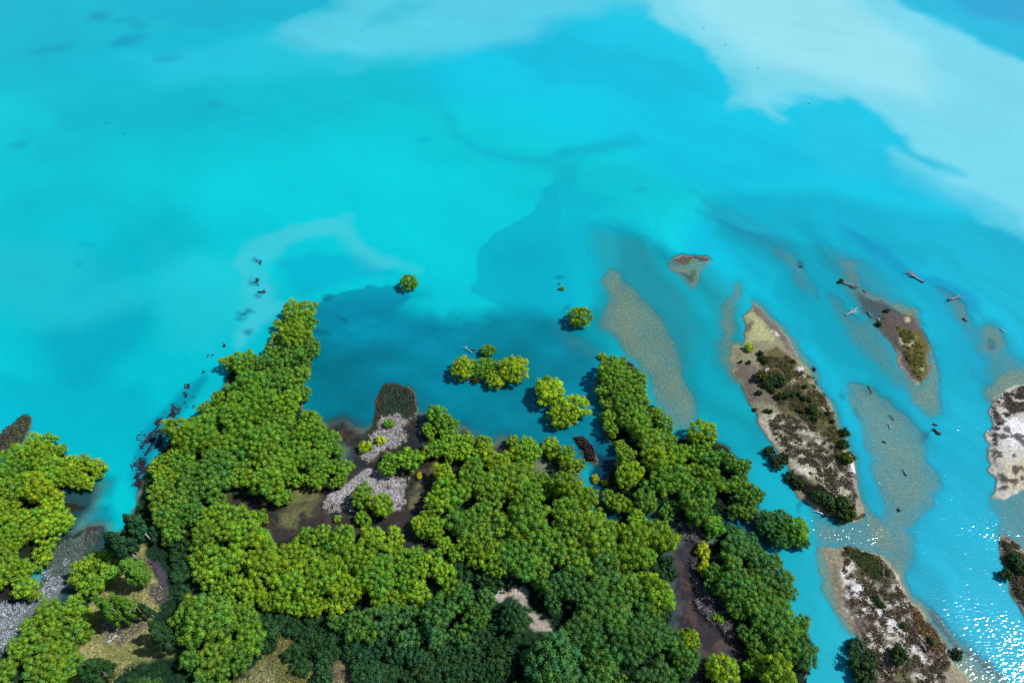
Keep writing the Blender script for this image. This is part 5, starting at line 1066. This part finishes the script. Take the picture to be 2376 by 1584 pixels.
for (px, py) in ((290, 311), (247, 286)):
    log('tiny dark snag in the far western lake', (px - 2, py), (px + 2, py + 1), .15, M_SNAG, 3, .5, False, .08, group='snags in the western lake')
log('dark dead trunk on the rim of the long gravel island', (1890, 862), (1884, 850), .22, M_SNAG, 4, .4, True, .2)

# ------------------------------------------------------------------ camp on the clearing
def fireplace(px, py):
    x, y = G(px, py); z = ground_z(x, y)
    t = thing('campfire_ring', 'small campfire ring of pale stones on the dry clearing', 'campfire', (x, y, z))
    for k in range(9):
        q = k * .698; V = ICO_V * np.array((.16, .13, .11)) * (1 + nrng.uniform(-.15, .15, (ICO_N, 1))) + np.array((.55 * math.cos(q), .55 * math.sin(q), .06))
        obj('stone', mesh_np('stone', V, ICO_F, smooth=True), M_STONE, t)
    V, F = [], []; tube(V, F, [(-.35, -.1, .1), (.35, .15, .22)], [.09, .07], 6); obj('charred_log', mesh_py('charred_log', V, F), M_BROWN, t)
    V, F = [], []; tube(V, F, [(-.1, .35, .1), (.15, -.35, .25)], [.08, .06], 6); obj('charred_log', mesh_py('charred_log', V, F), M_SNAG, t)
    V, F = [], []; tube(V, F, [(-1.0, .5, .12), (-.5, 1.2, .12)], [.13, .12], 7); obj('bench_log', mesh_py('bench_log', V, F), M_WHITE, t)
M_STONE = mat_plain('pale_stone', (0.52, 0.55, 0.55), .8, .3)
fireplace(247, 1460)
def woodpile(px, py):
    x, y = G(px, py); z = ground_z(x, y)
    t = thing('driftwood_pile', 'heap of blue-grey and charred logs in the middle of the clearing', 'wood pile', (x, y, z), math.radians(52))
    for k in range(16):
        V, F = [], []; l = rnd.uniform(.5, 1.1); cx, cy = rnd.uniform(-1.1, .9), rnd.gauss(0, .25); q = rnd.gauss(0, .5); h = .12 + .3 * max(0, 1 - abs(cx)) * rnd.random()
        tube(V, F, [(cx - l * math.cos(q) * .5, cy - l * math.sin(q) * .5, h), (cx + l * math.cos(q) * .5, cy + l * math.sin(q) * .5, h + rnd.uniform(-.05, .15))], [.11, .07], 6)
        obj('pale_log', mesh_py('pale_log', V, F), M_WHITE if k % 3 else M_DRIFT, t)
    for k in range(7):
        V, F = [], []; cx = 1.0 + rnd.uniform(0, .9); q = rnd.gauss(0, .6)
        tube(V, F, [(cx - .4 * math.cos(q), rnd.gauss(0, .2) - .4 * math.sin(q), .12), (cx + .5 * math.cos(q), .4 * math.sin(q), .3)], [.13, .1], 6)
        obj('charred_log', mesh_py('charred_log', V, F), M_SNAG, t)
woodpile(264, 1483)
def car(px, py, rz):
    x, y = G(px, py); z = ground_z(x, y)
    t = thing('car', 'white car mostly hidden under the wood beside the clearing', 'car', (x, y, z + .02), rz)
    sec = [(-2.1, .55, .7, .78), (-1.9, .45, .95, .84), (-.9, .42, 1.0, .88), (1.2, .42, 1.02, .88), (1.95, .45, .95, .84), (2.1, .55, .75, .76)]
    V, F = [], []
    for (sx, z0, z1, w) in sec: V += [(sx, -w, z0), (sx, -w, z1), (sx, -w * .93, z1 + .05), (sx, w * .93, z1 + .05), (sx, w, z1), (sx, w, z0)]
    for i in range(5):
        for k in range(6): a = i * 6 + k; b = i * 6 + (k + 1) % 6; F.append((a, b, b + 6, a + 6))
    F += [tuple(range(6))[::-1], tuple(range(30, 36))]
    obj('body', mesh_py('car_body', V, F, False), M_CARPAINT, t)
    V = [(-1.0, -.8, 1.04), (-1.0, .8, 1.04), (1.5, .8, 1.04), (1.5, -.8, 1.04), (-.35, -.66, 1.48), (-.35, .66, 1.48), (1.1, .66, 1.5), (1.1, -.66, 1.5)]
    obj('window', mesh_py('car_windows', V, [(0, 1, 5, 4), (1, 2, 6, 5), (2, 3, 7, 6), (3, 0, 4, 7)], False), M_GLASS, t)
    V = [(-.38, -.67, 1.475), (-.38, .67, 1.475), (1.13, .67, 1.495), (1.13, -.67, 1.495), (-.34, -.6, 1.53), (-.34, .6, 1.53), (1.08, .6, 1.55), (1.08, -.6, 1.55)]
    obj('roof', mesh_py('car_roof', V, [(3, 2, 1, 0), (4, 5, 6, 7), (0, 1, 5, 4), (1, 2, 6, 5), (2, 3, 7, 6), (3, 0, 4, 7)], False), M_CARPAINT, t)
    for sx in (-1.3, 1.3):
        for sy in (-.8, .8):
            V, F = [], []; tube(V, F, [(sx, sy - .1, .34), (sx, sy + .1, .34)], [.34, .34], 14); obj('wheel', mesh_py('car_wheel', V, F), M_TYRE, t)
M_CARPAINT = mat_plain('white_paint', (.75, .76, .78), .25, .5); M_GLASS = mat_plain('dark_glass', (.01, .012, .02), .06, .6); M_TYRE = mat_plain('tyre', (.02, .02, .02), .8, .2)
car(476, 1580, math.radians(-35))
